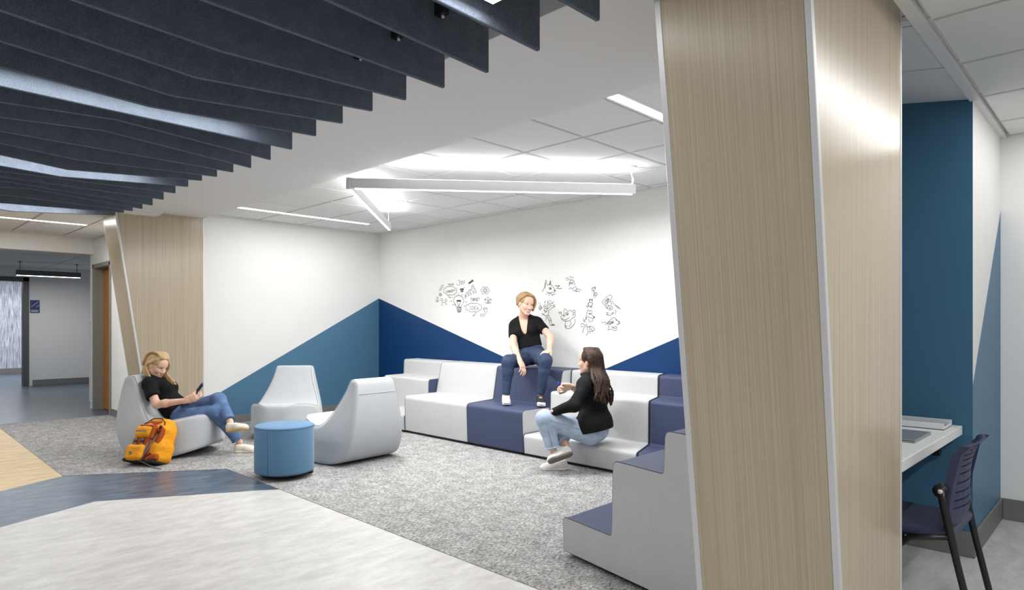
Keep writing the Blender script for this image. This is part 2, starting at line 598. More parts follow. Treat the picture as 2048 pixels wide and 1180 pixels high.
# ---- ceilings: one object for each tile, a metal grid between
def tiled_ceiling(name, x0, x1, y0, y1, z, gx, gy, step, gap=0.014, holes=()):
    root = struct(empty(name, (0.5 * (x0 + x1), 0.5 * (y0 + y1), z)))
    box('ceiling_plenum', (x0, y0, z + 0.02), (x1, y1, z + 0.05), M_TILE, root)
    xs = [x0] + [gx + step * k for k in range(-30, 30) if x0 + 0.03 < gx + step * k < x1 - 0.03] + [x1]
    ys = [y0] + [gy + step * k for k in range(-60, 60) if y0 + 0.03 < gy + step * k < y1 - 0.03] + [y1]
    shared = {}
    for i in range(len(xs) - 1):
        for j in range(len(ys) - 1):
            w, d = xs[i + 1] - xs[i] - 2 * gap, ys[j + 1] - ys[j] - 2 * gap
            if w < 0.02 or d < 0.02:
                continue
            key = (round(w, 4), round(d, 4))
            cx, cy = 0.5 * (xs[i] + xs[i + 1]), 0.5 * (ys[j] + ys[j + 1])
            if key not in shared:
                e = 0.004
                v = [(-w / 2, -d / 2, 0.02), (w / 2, -d / 2, 0.02), (w / 2, d / 2, 0.02), (-w / 2, d / 2, 0.02),
                     (-w / 2, -d / 2, e), (w / 2, -d / 2, e), (w / 2, d / 2, e), (-w / 2, d / 2, e),
                     (-w / 2 + e, -d / 2 + e, 0), (w / 2 - e, -d / 2 + e, 0), (w / 2 - e, d / 2 - e, 0), (-w / 2 + e, d / 2 - e, 0)]
                fcs = [(0, 1, 2, 3), (11, 10, 9, 8)]
                for a in (0, 4):
                    for k in range(4):
                        fcs.append((a + k, a + 4 + k, a + 4 + (k + 1) % 4, a + (k + 1) % 4))
                me = bpy.data.meshes.new('ceiling_tile')
                me.from_pydata(v, [], fcs)
                me.materials.append(M_TILE)
                me.update()
                shared[key] = me
            o = link(bpy.data.objects.new('ceiling_tile', shared[key]))
            o.parent = root
            o.location = (cx - root.location.x, cy - root.location.y, 0)
    for x in xs[1:-1]:
        box('grid_bar', (x - 0.007, y0, z + 0.012), (x + 0.007, y1, z + 0.024), M_GRID, root)
    for y in ys[1:-1]:
        box('grid_bar', (x0, y - 0.007, z + 0.012), (x1, y + 0.007, z + 0.024), M_GRID, root)
    return root


tiled_ceiling('ceiling', 3.11, WB_X, WC_Y, WA_Y, Z_TILE, 3.218, 2.97, 0.603)
tiled_ceiling('ceiling_hall', -0.6, WD_X - 0.001, 8.25, 11.36, Z_HALL, 1.557, 10.72, 0.61)
tiled_ceiling('ceiling_nook', 0.65, NK_FX, -1.8, 0.62, Z_NOOK, 3.106, 0.62, 0.615)
struct(box('trim_1', (0.65, 0.622, Z_NOOK - 0.012), (NK_FX, 0.668, Z_NOOK + 0.03), M_GRID))
# the ceiling inside the nook rises slightly to the back
nook = struct(empty('ceiling_nook_inner', (3.8, 0.9, Z_NOOK)))
NKS = 0.163
for k in range(4):
    xa, xb = 3.106 + 0.615 * (k - 1), 3.106 + 0.615 * k
    xa, xb = max(xa, 3.036) + 0.006, min(xb, NK_X) - 0.006
    zz = lambda y: Z_NOOK + NKS * (y - 0.66)
    solid('ceiling_tile', [(xa, 0.668, zz(0.668)), (xb, 0.668, zz(0.668)), (xb, WB_END, zz(WB_END)), (xa, WB_END, zz(WB_END))],
          [(xa, 0.668, zz(0.668) + 0.02), (xb, 0.668, zz(0.668) + 0.02), (xb, WB_END, zz(WB_END) + 0.02), (xa, WB_END, zz(WB_END) + 0.02)], M_TILE, nook)
solid('ceiling_plenum', [(3.036, 0.62, zz(0.62) + 0.024), (NK_X, 0.62, zz(0.62) + 0.024), (NK_X, WB_END, zz(WB_END) + 0.024), (3.036, WB_END, zz(WB_END) + 0.024)],
      [(3.036, 0.62, 2.9), (NK_X, 0.62, 2.9), (NK_X, WB_END, 2.9), (3.036, WB_END, 2.9)], M_TILE, nook)
tiled_ceiling('ceiling_corridor', -0.6, 4.3, 11.5, 16.57, 2.47, 1.60, 11.9, 1.22)
struct(box('ceiling_stair', (-2, 16.72, 2.6), (9, 20.95, 2.65), M_TILE))
struct(box('ceiling_beam', (-3.0, 11.36, 2.35), (WD_X, 11.5, 2.9), M_WHITE, bevel=0.004))
struct(box('ceiling_soffit', (2.09, 1.226, Z_SOF), (3.11, 9.0, Z_DECK), M_SOFFIT, bevel=0.003))
struct(box('ceiling_deck', (-2.6, -1.5, Z_DECK), (2.09, 8.25, Z_DECK + 0.1), M_SOFFIT))
struct(box('ceiling_step', (-2.6, 8.25, Z_HALL + 0.03), (2.09, 8.35, Z_DECK), M_SOFFIT))


# ---- the two wood-clad leaning columns of the portal
def column(label, y_face, y_other, x_back, x_front=2.316, zt=Z_SOF - 0.001):
    """wide face at y_face (looking to -Y), leaning end face between y_face and y_other, metal trim on the edges"""
    lean = lambda z: x_front - 0.1425 * (z - 1.3)
    root = empty('wood_column', (0.5 * (lean(0) + x_back), 0.5 * (y_face + y_other), 0))
    tag(root, label, 'column')
    t = 0.018
    y0, y1 = y_face, y_other
    # core
    solid('core', [(lean(0) + t, y0 + t, 0), (x_back, y0 + t, 0), (x_back, y1 - 0.001, 0), (lean(0) + t, y1 - 0.001, 0)],
          [(lean(zt) + t, y0 + t, zt), (x_back, y0 + t, zt), (x_back, y1 - 0.001, zt), (lean(zt) + t, y1 - 0.001, zt)], M_WOODX, root)
    e = 0.022
    # wide panel facing -Y
    solid('wide_panel', [(lean(0) + e, y0 + 0.001, 0.002), (x_back - 0.012, y0 + 0.001, 0.002), (x_back - 0.012, y0 + 0.001, zt), (lean(zt) + e, y0 + 0.001, zt)],
          [(lean(0) + e, y0 + t, 0.002), (x_back - 0.012, y0 + t, 0.002), (x_back - 0.012, y0 + t, zt), (lean(zt) + e, y0 + t, zt)], M_WOODX, root)
    # leaning end panel facing -X
    solid('end_panel', [(lean(0) + 0.001, y0 + e, 0.002), (lean(0) + 0.001, y1 - e, 0.002), (lean(zt) + 0.001, y1 - e, zt), (lean(zt) + 0.001, y0 + e, zt)],
          [(lean(0) + t, y0 + e, 0.002), (lean(0) + t, y1 - e, 0.002), (lean(zt) + t, y1 - e, zt), (lean(zt) + t, y0 + e, zt)], M_WOODY, root)

    def bar(xa, xb, ya, yb, leans=True):
        lo = [(xa(0), ya, 0), (xb(0), ya, 0), (xb(0), yb, 0), (xa(0), yb, 0)]
        hi = [(xa(zt), ya, zt), (xb(zt), ya, zt), (xb(zt), yb, zt), (xa(zt), yb, zt)]
        bev(solid('edge_trim', lo, hi, M_ALU, root), 0.002, 1)
    bar(lambda z: lean(z) - 0.001, lambda z: lean(z) + e - 0.001, y0 - 0.001, y0 + e - 0.001)
    bar(lambda z: lean(z) - 0.001, lambda z: lean(z) + e, y1 - e + 0.001, y1 + 0.003)
    bar(lambda z: x_back - 0.012, lambda z: x_back + 0.002, y0 - 0.002, y0 + t)
    return root


column('light oak clad column with leaning front edge beside the seated blonde reader', WA_Y - 0.001, 8.99, COL_X)
column('tall light oak clad column with leaning front beside the desk nook', 0.70, 1.222, 3.03, 2.142, Z_DECK - 0.001)

# ------------------------------------------------------------------ felt baffles
BAF = {-1: [(1.0, 2.47), (2.02, 2.470)], 0: [(1.08, 2.468), (2.02, 2.446)], 1: [(1.08, 2.482), (2.02, 2.438)],
       2: [(0.88, 2.470), (1.09, 2.466), (2.02, 2.448)], 3: [(0.55, 2.459), (1.085, 2.432), (2.02, 2.464)],
       4: [(0.39, 2.468), (1.085, 2.408), (2.02, 2.478)], 5: [(0.43, 2.461), (1.085, 2.402), (2.02, 2.477)],
       6: [(0.47, 2.453), (1.085, 2.421), (2.02, 2.466)], 7: [(0.51, 2.456), (1.085, 2.449), (2.02, 2.440)],
       8: [(0.55, 2.462), (1.085, 2.491), (2.02, 2.427)], 9: [(0.59, 2.461), (1.09, 2.494), (2.02, 2.424)],
       10: [(0.63, 2.455), (1.09, 2.451), (2.02, 2.443)], 11: [(0.67, 2.452), (1.085, 2.421), (2.02, 2.459)],
       12: [(0.71, 2.442), (1.095, 2.407), (2.02, 2.476)], 13: [(0.75, 2.427), (1.11, 2.408), (2.02, 2.472)],
       14: [(0.79, 2.446), (1.1, 2.450), (2.02, 2.460)], 15: [(0.83, 2.462), (1.11, 2.458), (2.02, 2.444)],
       16: [(0.87, 2.482), (1.1, 2.473), (2.02, 2.430)], 17: [(0.90, 2.480), (1.104, 2.500), (2.02, 2.436)],
       18: [(0.95, 2.464), (1.1, 2.463), (2.02, 2.452)], 19: [(0.99, 2.437), (1.1, 2.441), (2.02, 2.472)],
       20: [(1.03, 2.419), (1.124, 2.412), (2.02, 2.480)]}
BY0, BSTEP, BT = 1.808, 0.310, 0.020
ORD = ['first', 'second', 'third', 'fourth', 'fifth', 'sixth', 'seventh', 'eighth', 'ninth', 'tenth', 'eleventh', 'twelfth', 'thirteenth',
       'fourteenth', 'fifteenth', 'sixteenth', 'seventeenth', 'eighteenth', 'nineteenth', 'twentieth', 'twenty-first', 'twenty-second']
for n_, (i, pr) in enumerate(sorted(BAF.items())):
    y = BY0 + BSTEP * i
    (xa, za), (xb, zb) = pr[0], pr[1]
    sl = (zb - za) / (xb - xa)
    x_l = -1.6
    zfar = min(2.52, max(2.40, za + sl * (-0.4)))
    prof = [(x_l, 2.455), (xa - 0.5, zfar)] + pr + [(2.02, 2.755), (x_l, 2.755)]
    o = solid('ceiling_baffle', [(x, y - BT / 2, z) for x, z in prof], [(x, y + BT / 2, z) for x, z in prof], M_FELT)
    bev(o, 0.003, 1)
    tag(o, 'charcoal felt ceiling baffle, %s counted from the near oak column' % ORD[n_], 'baffle', 'felt baffles hung in a row from the ceiling')

for k, x in enumerate((1.72, 0.30)):
    r = empty('baffle_rail', (x, 5.0, 2.74))
    box('rail', (x - 0.022, 1.3, 2.757), (x + 0.022, 8.2, 2.80), M_BLACKM, r)
    for i in range(-1, 20):
        y = BY0 + BSTEP * (i + 0.5)
        if k == 0 and i in (0, 1, 2, 3, 4):
            box('clip', (x - 0.018, y + 0.09, 2.585), (x + 0.018, y + 0.144, 2.757), M_BLACKM, r, 0.002)
            tube('screw', [(x, y + 0.11, 2.588), (x, y + 0.11, 2.572)], 0.007, M_ALU, r)
    for y in (2.0, 4.8, 7.6):
        tube('hanger_rod', [(x, y, 2.80), (x, y, Z_DECK)], 0.004, M_BLACKM, r)
    tag(r, ('black metal hanger rail above the baffles beside the white beam', 'black metal hanger rail above the middle of the baffles')[k], 'rail')


# ------------------------------------------------------------------ lamps
def linear_lamp(name, label, x0, x1, y, z, w, h, power, group=None, mat=M_LAMPBODY, glow=M_EMIT, flange=0.0):
    """a straight lamp running along X: housing above z, glowing lens at z"""
    r = empty(name, (0.5 * (x0 + x1), y, z))
    box('housing', (x0, y - w / 2, z + 0.004), (x1, y + w / 2, z + h), mat, r, 0.002)
    box('diffuser', (x0 + 0.006, y - w / 2 + 0.006, z), (x1 - 0.006, y + w / 2 - 0.006, z + 0.006), glow, r)
    if flange:
        for s in (-1, 1):
            box('flange', (x0 - 0.005, y + s * (w / 2 + flange / 2) - flange / 2, z + 0.001), (x1 + 0.005, y + s * (w / 2 + flange / 2) + flange / 2, z + 0.008), mat, r)
    area('lamp_light', (0.5 * (x0 + x1), y, z - 0.004), (x1 - x0 - 0.02, w - 0.012), power * (x1 - x0), parent=r)
    return tag(r, label, 'lamp', group)


for i, lab in ((0, 'slim linear lamp hung in the gap before the second felt baffle'), (7, 'slim linear lamp lighting a blue stripe on the ninth felt baffle'),
               (13, 'slim linear lamp lighting a blue stripe on the fifteenth felt baffle'), (20, 'slim linear lamp lighting the last felt baffle by the hall ceiling')):
    zl_ = 2.50 if i == 0 else 2.545
    linear_lamp('baffle_lamp', lab, -1.1, 1.69, BY0 + BSTEP * i - (0.095 if i == 0 else 0.15), zl_, 0.06, 0.07, LIGHT_BAFFLE, 'linear lamps between the felt baffles')

linear_lamp('recessed_lamp', 'recessed linear lamp in the tile ceiling above the slate blue wall', 3.235, 5.06, 7.715, Z_TILE - 0.003, 0.085, 0.02, LIGHT_SLOT * 0.52, 'recessed lamps of the alcove ceiling', flange=0.014)
linear_lamp('recessed_lamp', 'recessed linear lamp in the tile ceiling next to the near oak column', 3.20, 5.03, 2.295, Z_TILE - 0.003, 0.085, 0.02, LIGHT_SLOT * 0.72, 'recessed lamps of the alcove ceiling', flange=0.02)
linear_lamp('recessed_lamp', 'long recessed linear lamp in the hall ceiling behind the baffles', -0.5, 2.15, 9.80, Z_HALL - 0.003, 0.085, 0.02, LIGHT_HALL * 0.62, None, flange=0.012)
linear_lamp('recessed_lamp', 'recessed linear lamp in the tile ceiling over the desk chair', 2.7, 5.2, 0.20, Z_NOOK - 0.003, 0.085, 0.02, LIGHT_NOOK, None, flange=0.012)

linear_lamp('recessed_lamp', 'added out-of-view linear lamp that brightens the near oak column', 0.75, 3.1, -1.0, Z_NOOK - 0.003, 0.085, 0.02, LIGHT_NOOK * 6, None, flange=0.012)  # fill lamp added out of view to brighten the near column and its surroundings
linear_lamp('added_stair_lamp', 'unseen linear lamp added to brighten the stair room beyond the dark door frame', 1.2, 4.2, 19.2, 2.59, 0.12, 0.012, LIGHT_HALL * 1.4, None)  # unseen lamp, added so the streaked stair wall is not left dark

# corridor pendant
r = empty('pendant_lamp', (2.72, 15.1, 2.25))
xa, xb = at(32, 540, 1).x, 0
pa, pb = at(32, 537, 15.1 / (FWD + RGT * ((32 - CENTRE) / FPX)).y), at(161, 537, 15.1 / (FWD + RGT * ((161 - CENTRE) / FPX)).y)
zc = 2.31
box('housing', (pa.x, 15.06, zc - 0.10), (pb.x, 15.14, zc), M_LAMPDARK, r, 0.003)
box('diffuser', (pa.x + 0.01, 15.065, zc - 0.106), (pb.x - 0.01, 15.135, zc - 0.098), M_EMIT, r)
for xx in (pa.x + 0.06, pb.x - 0.06):
    tube('hanger_cable', [(xx, 15.1, zc), (xx, 15.1, 2.47)], 0.006, M_LAMPDARK, r)
    lathe('canopy', [(0.03, 0), (0.03, 0.012)], M_LAMPDARK, r, (xx, 15.1, 2.457), 16)
area('lamp_light', (0.5 * (pa.x + pb.x), 15.1, zc - 0.110), (pb.x - pa.x, 0.08), 20, parent=r)
tag(r, 'grey pendant bar lamp hung in the dim corridor', 'lamp')

# V-shaped pendant in the alcove
VX, VR, VL = Vector((2.953, 4.80, 0)), Vector((4.857, 3.195, 0)), Vector((4.63, 6.60, 0))
PZ0, PZ1, PWID = 2.445, 2.533, 0.032
r = empty('angled_pendant_lamp', (VX.x, VX.y, PZ0))


def arm(a, b, ext_a):
    d = (b - a).normalized()
    n = Vector((-d.y, d.x, 0)) * PWID / 2
    a2 = a + d * ext_a

    def slab(nm, p, q, k, z0, z1, mat):
        nn = n * k
        return solid(nm, [(p + nn) + UPV * z0, (p - nn) + UPV * z0, (q - nn) + UPV * z0, (q + nn) + UPV * z0],
                     [(p + nn) + UPV * z1, (p - nn) + UPV * z1, (q - nn) + UPV * z1, (q + nn) + UPV * z1], mat, r)
    bev(slab('arm', a2, b, 1.0, PZ0 + 0.004, PZ1, M_LAMPBODY), 0.002, 1)
    slab('lower_diffuser', a2 + d * 0.03, b - d * 0.03, 0.72, PZ0 - 0.004, PZ0 + 0.006, M_EMIT2)
    slab('upper_diffuser', a2 + d * 0.38, b - d * 0.03, 0.72, PZ1 - 0.004, PZ1 + 0.002, M_EMIT)
    L = (b - a).length
    m = (a + b) / 2
    area('lamp_light_up', m + d * 0.19 + UPV * (PZ1 + 0.006), (L - 0.42, 0.022), LIGHT_PENDANT_UP * (L - 0.38), (0, 0, 1), d, r)
    area('lamp_light_down', m + UPV * (PZ0 - 0.008), (L - 0.1, 0.022), LIGHT_PENDANT_DOWN * L, (0, 0, -1), d, r)


arm(VX, VR, 0.02)
arm(VX, VL, 0.02)
lathe('corner_cap', [(0.024, 0), (0.024, PZ1 - PZ0 + 0.004)], M_ALU, r, (VX.x, VX.y, PZ0 - 0.002), 20)
for p, dx in ((VR, Vector((-0.02, 0.02, 0))), (VL, Vector((-0.06, -0.06, 0)))):
    q = p + dx
    tube('suspension_cable', [q + UPV * PZ1, q + UPV * Z_TILE], 0.0022, M_ALU, r, 6)
q = VR + Vector((-0.03, 0.03, 0))
lathe('ceiling_canopy', [(0.05, 0.0), (0.056, 0.006), (0.056, 0.018)], M_LAMPBODY, r, (q.x, q.y, Z_TILE - 0.018), 28)
tube('power_cord', [q + UPV * (Z_TILE - 0.01), q + Vector((0.012, 0.0, Z_TILE - 0.06)), q + Vector((0.03, -0.012, Z_TILE - 0.11)), q + Vector((0.022, -0.01, PZ1 + 0.02)), q + Vector((0.0, 0, PZ1 - 0.01))], 0.006, M_LAMPBODY, r, 8)
tag(r, 'white V-shaped suspended lamp with two straight arms under the tile ceiling', 'lamp')

# ------------------------------------------------------------------ signed-distance modelling (chairs, bags, people)
class Vox:
    def __init__(self, lo, hi, h):
        self.lo = np.array(lo, dtype=np.float32)
        self.h = float(h)
        self.n = np.ceil((np.array(hi) - self.lo) / h).astype(int) + 1
        self.val = np.full(tuple(self.n), 1.0, dtype=np.float32)

    def sub(self, lo, hi):
        a = np.clip(np.floor((np.array(lo) - self.lo) / self.h).astype(int), 0, self.n)
        b = np.clip(np.ceil((np.array(hi) - self.lo) / self.h).astype(int) + 1, 0, self.n)
        if np.any(b - a < 1):
            return None, None
        ax = [self.lo[i] + self.h * np.arange(a[i], b[i], dtype=np.float32) for i in range(3)]
        X, Y, Z = np.meshgrid(*ax, indexing='ij', sparse=True)
        return (slice(a[0], b[0]), slice(a[1], b[1]), slice(a[2], b[2])), (X, Y, Z)

    def union(self, sl, d, k):
        v = self.val[sl]
        if k > 0:
            hh = np.clip(0.5 + 0.5 * (v - d) / k, 0, 1)
            self.val[sl] = v * (1 - hh) + d * hh - k * hh * (1 - hh)
        else:
            self.val[sl] = np.minimum(v, d)

    def cut(self, sl, d, k):
        v = self.val[sl]
        d = -d
        if k > 0:
            hh = np.clip(0.5 - 0.5 * (v - d) / k, 0, 1)
            self.val[sl] = v * (1 - hh) + d * hh + k * hh * (1 - hh)
        else:
            self.val[sl] = np.maximum(v, d)

    def cone(self, a, b, ra, rb, k=0.02, flat=None, f=1.0, sub=False):
        """tapered capsule; flat = direction along which it is thinner by the factor f"""
        a, b = np.array(a, dtype=np.float32), np.array(b, dtype=np.float32)
        m = max(ra, rb) * max(1.0, f) + 0.06 + k
        sl, G = self.sub(np.minimum(a, b) - m, np.maximum(a, b) + m)
        if sl is None:
            return
        P = [G[i] - a[i] for i in range(3)]
        ba = b - a
        t = np.clip((P[0] * ba[0] + P[1] * ba[1] + P[2] * ba[2]) / max(float(ba @ ba), 1e-9), 0, 1)
        Q = [P[i] - t * ba[i] for i in range(3)]
        r2 = Q[0] ** 2 + Q[1] ** 2 + Q[2] ** 2
        if flat is not None:
            n = np.array(flat, dtype=np.float32)
            n = n / np.linalg.norm(n)
            c = Q[0] * n[0] + Q[1] * n[1] + Q[2] * n[2]
            r2 = np.maximum(r2 - c * c, 0) + (c / f) ** 2
        d = np.sqrt(r2) - (ra + (rb - ra) * t)
        if f < 1:
            d = d * max(f, 0.55)
        (self.cut if sub else self.union)(sl, d.astype(np.float32), k)

    def chain(self, pts, rs, k=0.02, flat=None, f=1.0):
        for i in range(len(pts) - 1):
            self.cone(pts[i], pts[i + 1], rs[i], rs[i + 1], k, flat, f)

    def ell(self, c, r, R=None, k=0.02, sub=False):
        """ellipsoid with half axes r along the columns of R"""
        c = np.array(c, dtype=np.float32)
        r = np.array(r, dtype=np.float32)
        R = np.eye(3) if R is None else np.array(R)
        ext = np.sqrt(((R * r[None, :]) ** 2).sum(1)) + 0.05 + k
        sl, G = self.sub(c - ext, c + ext)
        if sl is None:
            return
        P = [G[i] - c[i] for i in range(3)]
        L = [(P[0] * R[0, j] + P[1] * R[1, j] + P[2] * R[2, j]) for j in range(3)]
        k0 = np.sqrt(sum((L[j] / r[j]) ** 2 for j in range(3)))
        k1 = np.sqrt(sum((L[j] / r[j] ** 2) ** 2 for j in range(3))) + 1e-6
        d = np.where(k0 < 0.3, (k0 - 1) * r.min(), k0 * (k0 - 1) / k1)
        (self.cut if sub else self.union)(sl, d.astype(np.float32), k)

    def rbox(self, c, half, R=None, r=0.01, k=0.01, sub=False):
        c = np.array(c, dtype=np.float32)
        half = np.array(half, dtype=np.float32)
        R = np.eye(3) if R is None else np.array(R)
        ext = np.sqrt(((R * half[None, :]) ** 2).sum(1)) + 0.05 + k
        sl, G = self.sub(c - ext, c + ext)
        if sl is None:
            return
        P = [G[i] - c[i] for i in range(3)]
        q = [np.abs(P[0] * R[0, j] + P[1] * R[1, j] + P[2] * R[2, j]) - (half[j] - r) for j in range(3)]
        d = np.sqrt(sum(np.maximum(x, 0) ** 2 for x in q)) + np.minimum(np.maximum(q[0], np.maximum(q[1], q[2])), 0) - r
        (self.cut if sub else self.union)(sl, d.astype(np.float32), k)

    def plane(self, p, n, k=0.006):
        """keep the side that n points away from"""
        p, n = np.array(p, dtype=np.float32), np.array(n, dtype=np.float32)
        n = n / np.linalg.norm(n)
        sl, G = self.sub(self.lo, self.lo + self.h * self.n)
        d = (G[0] - p[0]) * n[0] + (G[1] - p[1]) * n[1] + (G[2] - p[2]) * n[2]
        self._max(d, k)

    def _max(self, d, k):
        v = self.val
        hh = np.clip(0.5 - 0.5 * (v - d) / k, 0, 1)
        self.val = (v * (1 - hh) + d * hh + k * hh * (1 - hh)).astype(np.float32)

    def surface(self, smooth=1):
        v = self.val
        v[0], v[-1] = np.maximum(v[0], 0.01), np.maximum(v[-1], 0.01)
        v[:, 0], v[:, -1] = np.maximum(v[:, 0], 0.01), np.maximum(v[:, -1], 0.01)
        v[:, :, 0], v[:, :, -1] = np.maximum(v[:, :, 0], 0.01), np.maximum(v[:, :, -1], 0.01)
        ins = v < 0
        c = np.zeros(tuple(s - 1 for s in v.shape), dtype=np.int8)
        offs = [(i, j, k) for i in (0, 1) for j in (0, 1) for k in (0, 1)]
        for i, j, k in offs:
            c += ins[i:ins.shape[0] - 1 + i, j:ins.shape[1] - 1 + j, k:ins.shape[2] - 1 + k]
        act = (c > 0) & (c < 8)
        idx = np.argwhere(act)
        ident = np.full(c.shape, -1, dtype=np.int32)
        ident[act] = np.arange(len(idx), dtype=np.int32)
        cv = np.stack([v[idx[:, 0] + i, idx[:, 1] + j, idx[:, 2] + k] for i, j, k in offs], 1)
        acc = np.zeros((len(idx), 3))
        cnt = np.zeros(len(idx))
        oa = np.array(offs, dtype=float)
        for a in range(8):
            for b in range(a + 1, 8):
                if abs(oa[a] - oa[b]).sum() != 1:
                    continue
                m = (cv[:, a] < 0) != (cv[:, b] < 0)
                t = cv[m, a] / (cv[m, a] - cv[m, b])
                acc[m] += oa[a] + t[:, None] * (oa[b] - oa[a])
                cnt[m] += 1
        V = self.lo + self.h * (idx + acc / cnt[:, None])
        quads = []
        for ax in range(3):
            s0 = [slice(None)] * 3
            s1 = [slice(None)] * 3
            s0[ax], s1[ax] = slice(0, -1), slice(1, None)
            a, b = ins[tuple(s0)], ins[tuple(s1)]
            e = np.argwhere(a != b)
            u, w = (ax + 1) % 3, (ax + 2) % 3
            e = e[(e[:, u] > 0) & (e[:, w] > 0) & (e[:, u] < v.shape[u] - 1) & (e[:, w] < v.shape[w] - 1)]
            fl = a[tuple(e.T)]
            q = []
            for du, dw in ((0, 0), (-1, 0), (-1, -1), (0, -1)):
                g = e.copy()
                g[:, u] += du
                g[:, w] += dw
                q.append(ident[tuple(g.T)])
            q = np.stack(q, 1)
            q[~fl] = q[~fl][:, ::-1]
            quads.append(q)
        Q = np.concatenate(quads)
        Q = Q[(Q >= 0).all(1)]
        for _ in range(smooth):
            s = np.zeros_like(V)
            n = np.zeros(len(V))
            for i in range(4):
                for j in ((i + 1) % 4, (i + 3) % 4):
                    for dim in range(3):
                        s[:, dim] += np.bincount(Q[:, i], weights=V[Q[:, j], dim], minlength=len(V))
                    n += np.bincount(Q[:, i], minlength=len(V))
            V = 0.5 * V + 0.5 * s / np.maximum(n, 1)[:, None]
        return V, Q

    def build(self, name, mat, parent=None, smooth=1, world_space=True):
        V, Q = self.surface(smooth)
        return big_mesh(name, V, Q, mat, parent, world_space)


def poly_sdf(X, Z, pts):
    d = np.full(np.broadcast(X, Z).shape, 1e9, dtype=np.float32)
    s = np.ones_like(d)
    n = len(pts)
    for i in range(n):
        (x0, z0), (x1, z1) = pts[i], pts[i - 1]
        ex, ez = x1 - x0, z1 - z0
        wx, wz = X - x0, Z - z0
        t = np.clip((wx * ex + wz * ez) / (ex * ex + ez * ez), 0, 1)
        d = np.minimum(d, (wx - ex * t) ** 2 + (wz - ez * t) ** 2)
        c1, c2, c3 = Z >= z0, Z < z1, ex * wz > ez * wx
        flip = (c1 & c2 & c3) | (~c1 & ~c2 & ~c3)
        s = np.where(flip, -s, s)
    return s * np.sqrt(d)


def spline(pts, per=6, closed=True):
    P = [Vector(p) for p in pts]
    out = []
    n = len(P)
    for i in range(n if closed else n - 1):
        if closed:
            p0, p1, p2, p3 = P[i - 1], P[i], P[(i + 1) % n], P[(i + 2) % n]
        else:
            p0, p1, p2, p3 = P[max(i - 1, 0)], P[i], P[i + 1], P[min(i + 2, n - 1)]
        for k in range(per):
            t = k / per
            out.append(tuple(0.5 * ((2 * p1) + (p2 - p0) * t + (2 * p0 - 5 * p1 + 4 * p2 - p3) * t * t + (3 * p1 - p0 - 3 * p2 + p3) * t ** 3)))
    if not closed:
        out.append(tuple(P[-1]))
    return out


# ------------------------------------------------------------------ rocking lounge chairs
CHAIR_PROFILE = [(-0.30, 0.785), (-0.37, 0.775), (-0.40, 0.72), (-0.425, 0.55), (-0.43, 0.36), (-0.40, 0.20), (-0.33, 0.075), (-0.22, 0.018), (-0.05, 0.004),
                 (0.15, 0.018), (0.33, 0.062), (0.43, 0.105), (0.455, 0.17), (0.455, 0.34), (0.43, 0.395), (0.36, 0.405), (0.17, 0.368), (0.05, 0.345),
                 (-0.035, 0.365), (-0.105, 0.435), (-0.165, 0.535), (-0.225, 0.65), (-0.268, 0.745)]
CHAIR_OUT = spline(CHAIR_PROFILE, 4)


def chair_half_width(X, Z):
    w = np.full(np.broadcast(X, Z).shape, 0.385, dtype=np.float32)
    b = np.clip(-X / 0.43, 0, 1)
    w = w - 0.085 * b ** 1.4
    t = np.clip((Z - 0.22) / 0.56, 0, 1)
    t = t * t * (3 - 2 * t) * 0.6 + 0.4 * t
    w = w * (1 - t) + 0.215 * t
    u = np.clip((X + 0.02) / 0.495, 0, 0.9999)
    return np.minimum(w, 0.385 * np.sqrt(1 - u ** 2.3))


def lounge_chair(label, loc, fwd):
    root = empty('lounge_chair', loc, math.atan2(fwd[1], fwd[0]))
    V = Vox((-0.5, -0.45, -0.04), (0.52, 0.45, 0.84), 0.0085)
    sl, G = V.sub((-0.5, -0.45, -0.04), (0.52, 0.45, 0.84))
    p2 = poly_sdf(G[0][:, 0, :], G[2][0], CHAIR_OUT)[:, None, :]
    wd = chair_half_width(G[0][:, 0, :], G[2][0])[:, None, :]
    side = np.abs(G[1]) - wd
    k = 0.035
    a, b = np.broadcast_arrays(p2, side)
    hh = np.clip(0.5 - 0.5 * (a - b) / k, 0, 1)
    V.val[sl] = a * (1 - hh) + b * hh + k * hh * (1 - hh)
    V.build('upholstered_body', M_CHAIRF, root, 2, False)
    # seams that follow the two side edges
    for s in (-1, 1):
        pts = []
        for x, z in CHAIR_OUT[::2]:
            w = float(chair_half_width(np.array([[x]]), np.array([[z]]))[0, 0])
            pts.append((x * 0.985, s * (w - 0.011), z * 0.985 + 0.006))
        i0 = min(range(len(pts)), key=lambda i: pts[i][2])
        tube('seam', pts, 0.003, M_CHAIRSEAM, root, 6, True, False)
    back = [(-0.4185, y, 0.655) for y in np.linspace(-0.27, 0.27, 9)]
    tube('seam', [(-0.4135 , y, 0.655) for y in np.linspace(-0.205, 0.205, 9)], 0.003, M_CHAIRSEAM, root, 6, False, False)
    bp = [(x * 0.86, z) for x, z in ((-0.26, 0.012), (-0.05, 0.001), (0.15, 0.010), (0.34, 0.05))]
    solid('glide_base', [(x, -0.22, z) for x, z in bp] + [(x, -0.22, z + 0.03) for x, z in bp[::-1]],
          [(x, 0.22, z) for x, z in bp] + [(x, 0.22, z + 0.03) for x, z in bp[::-1]], M_BLACK, root, False)
    return tag(root, label, 'chair', 'pale grey rocking lounge chairs')


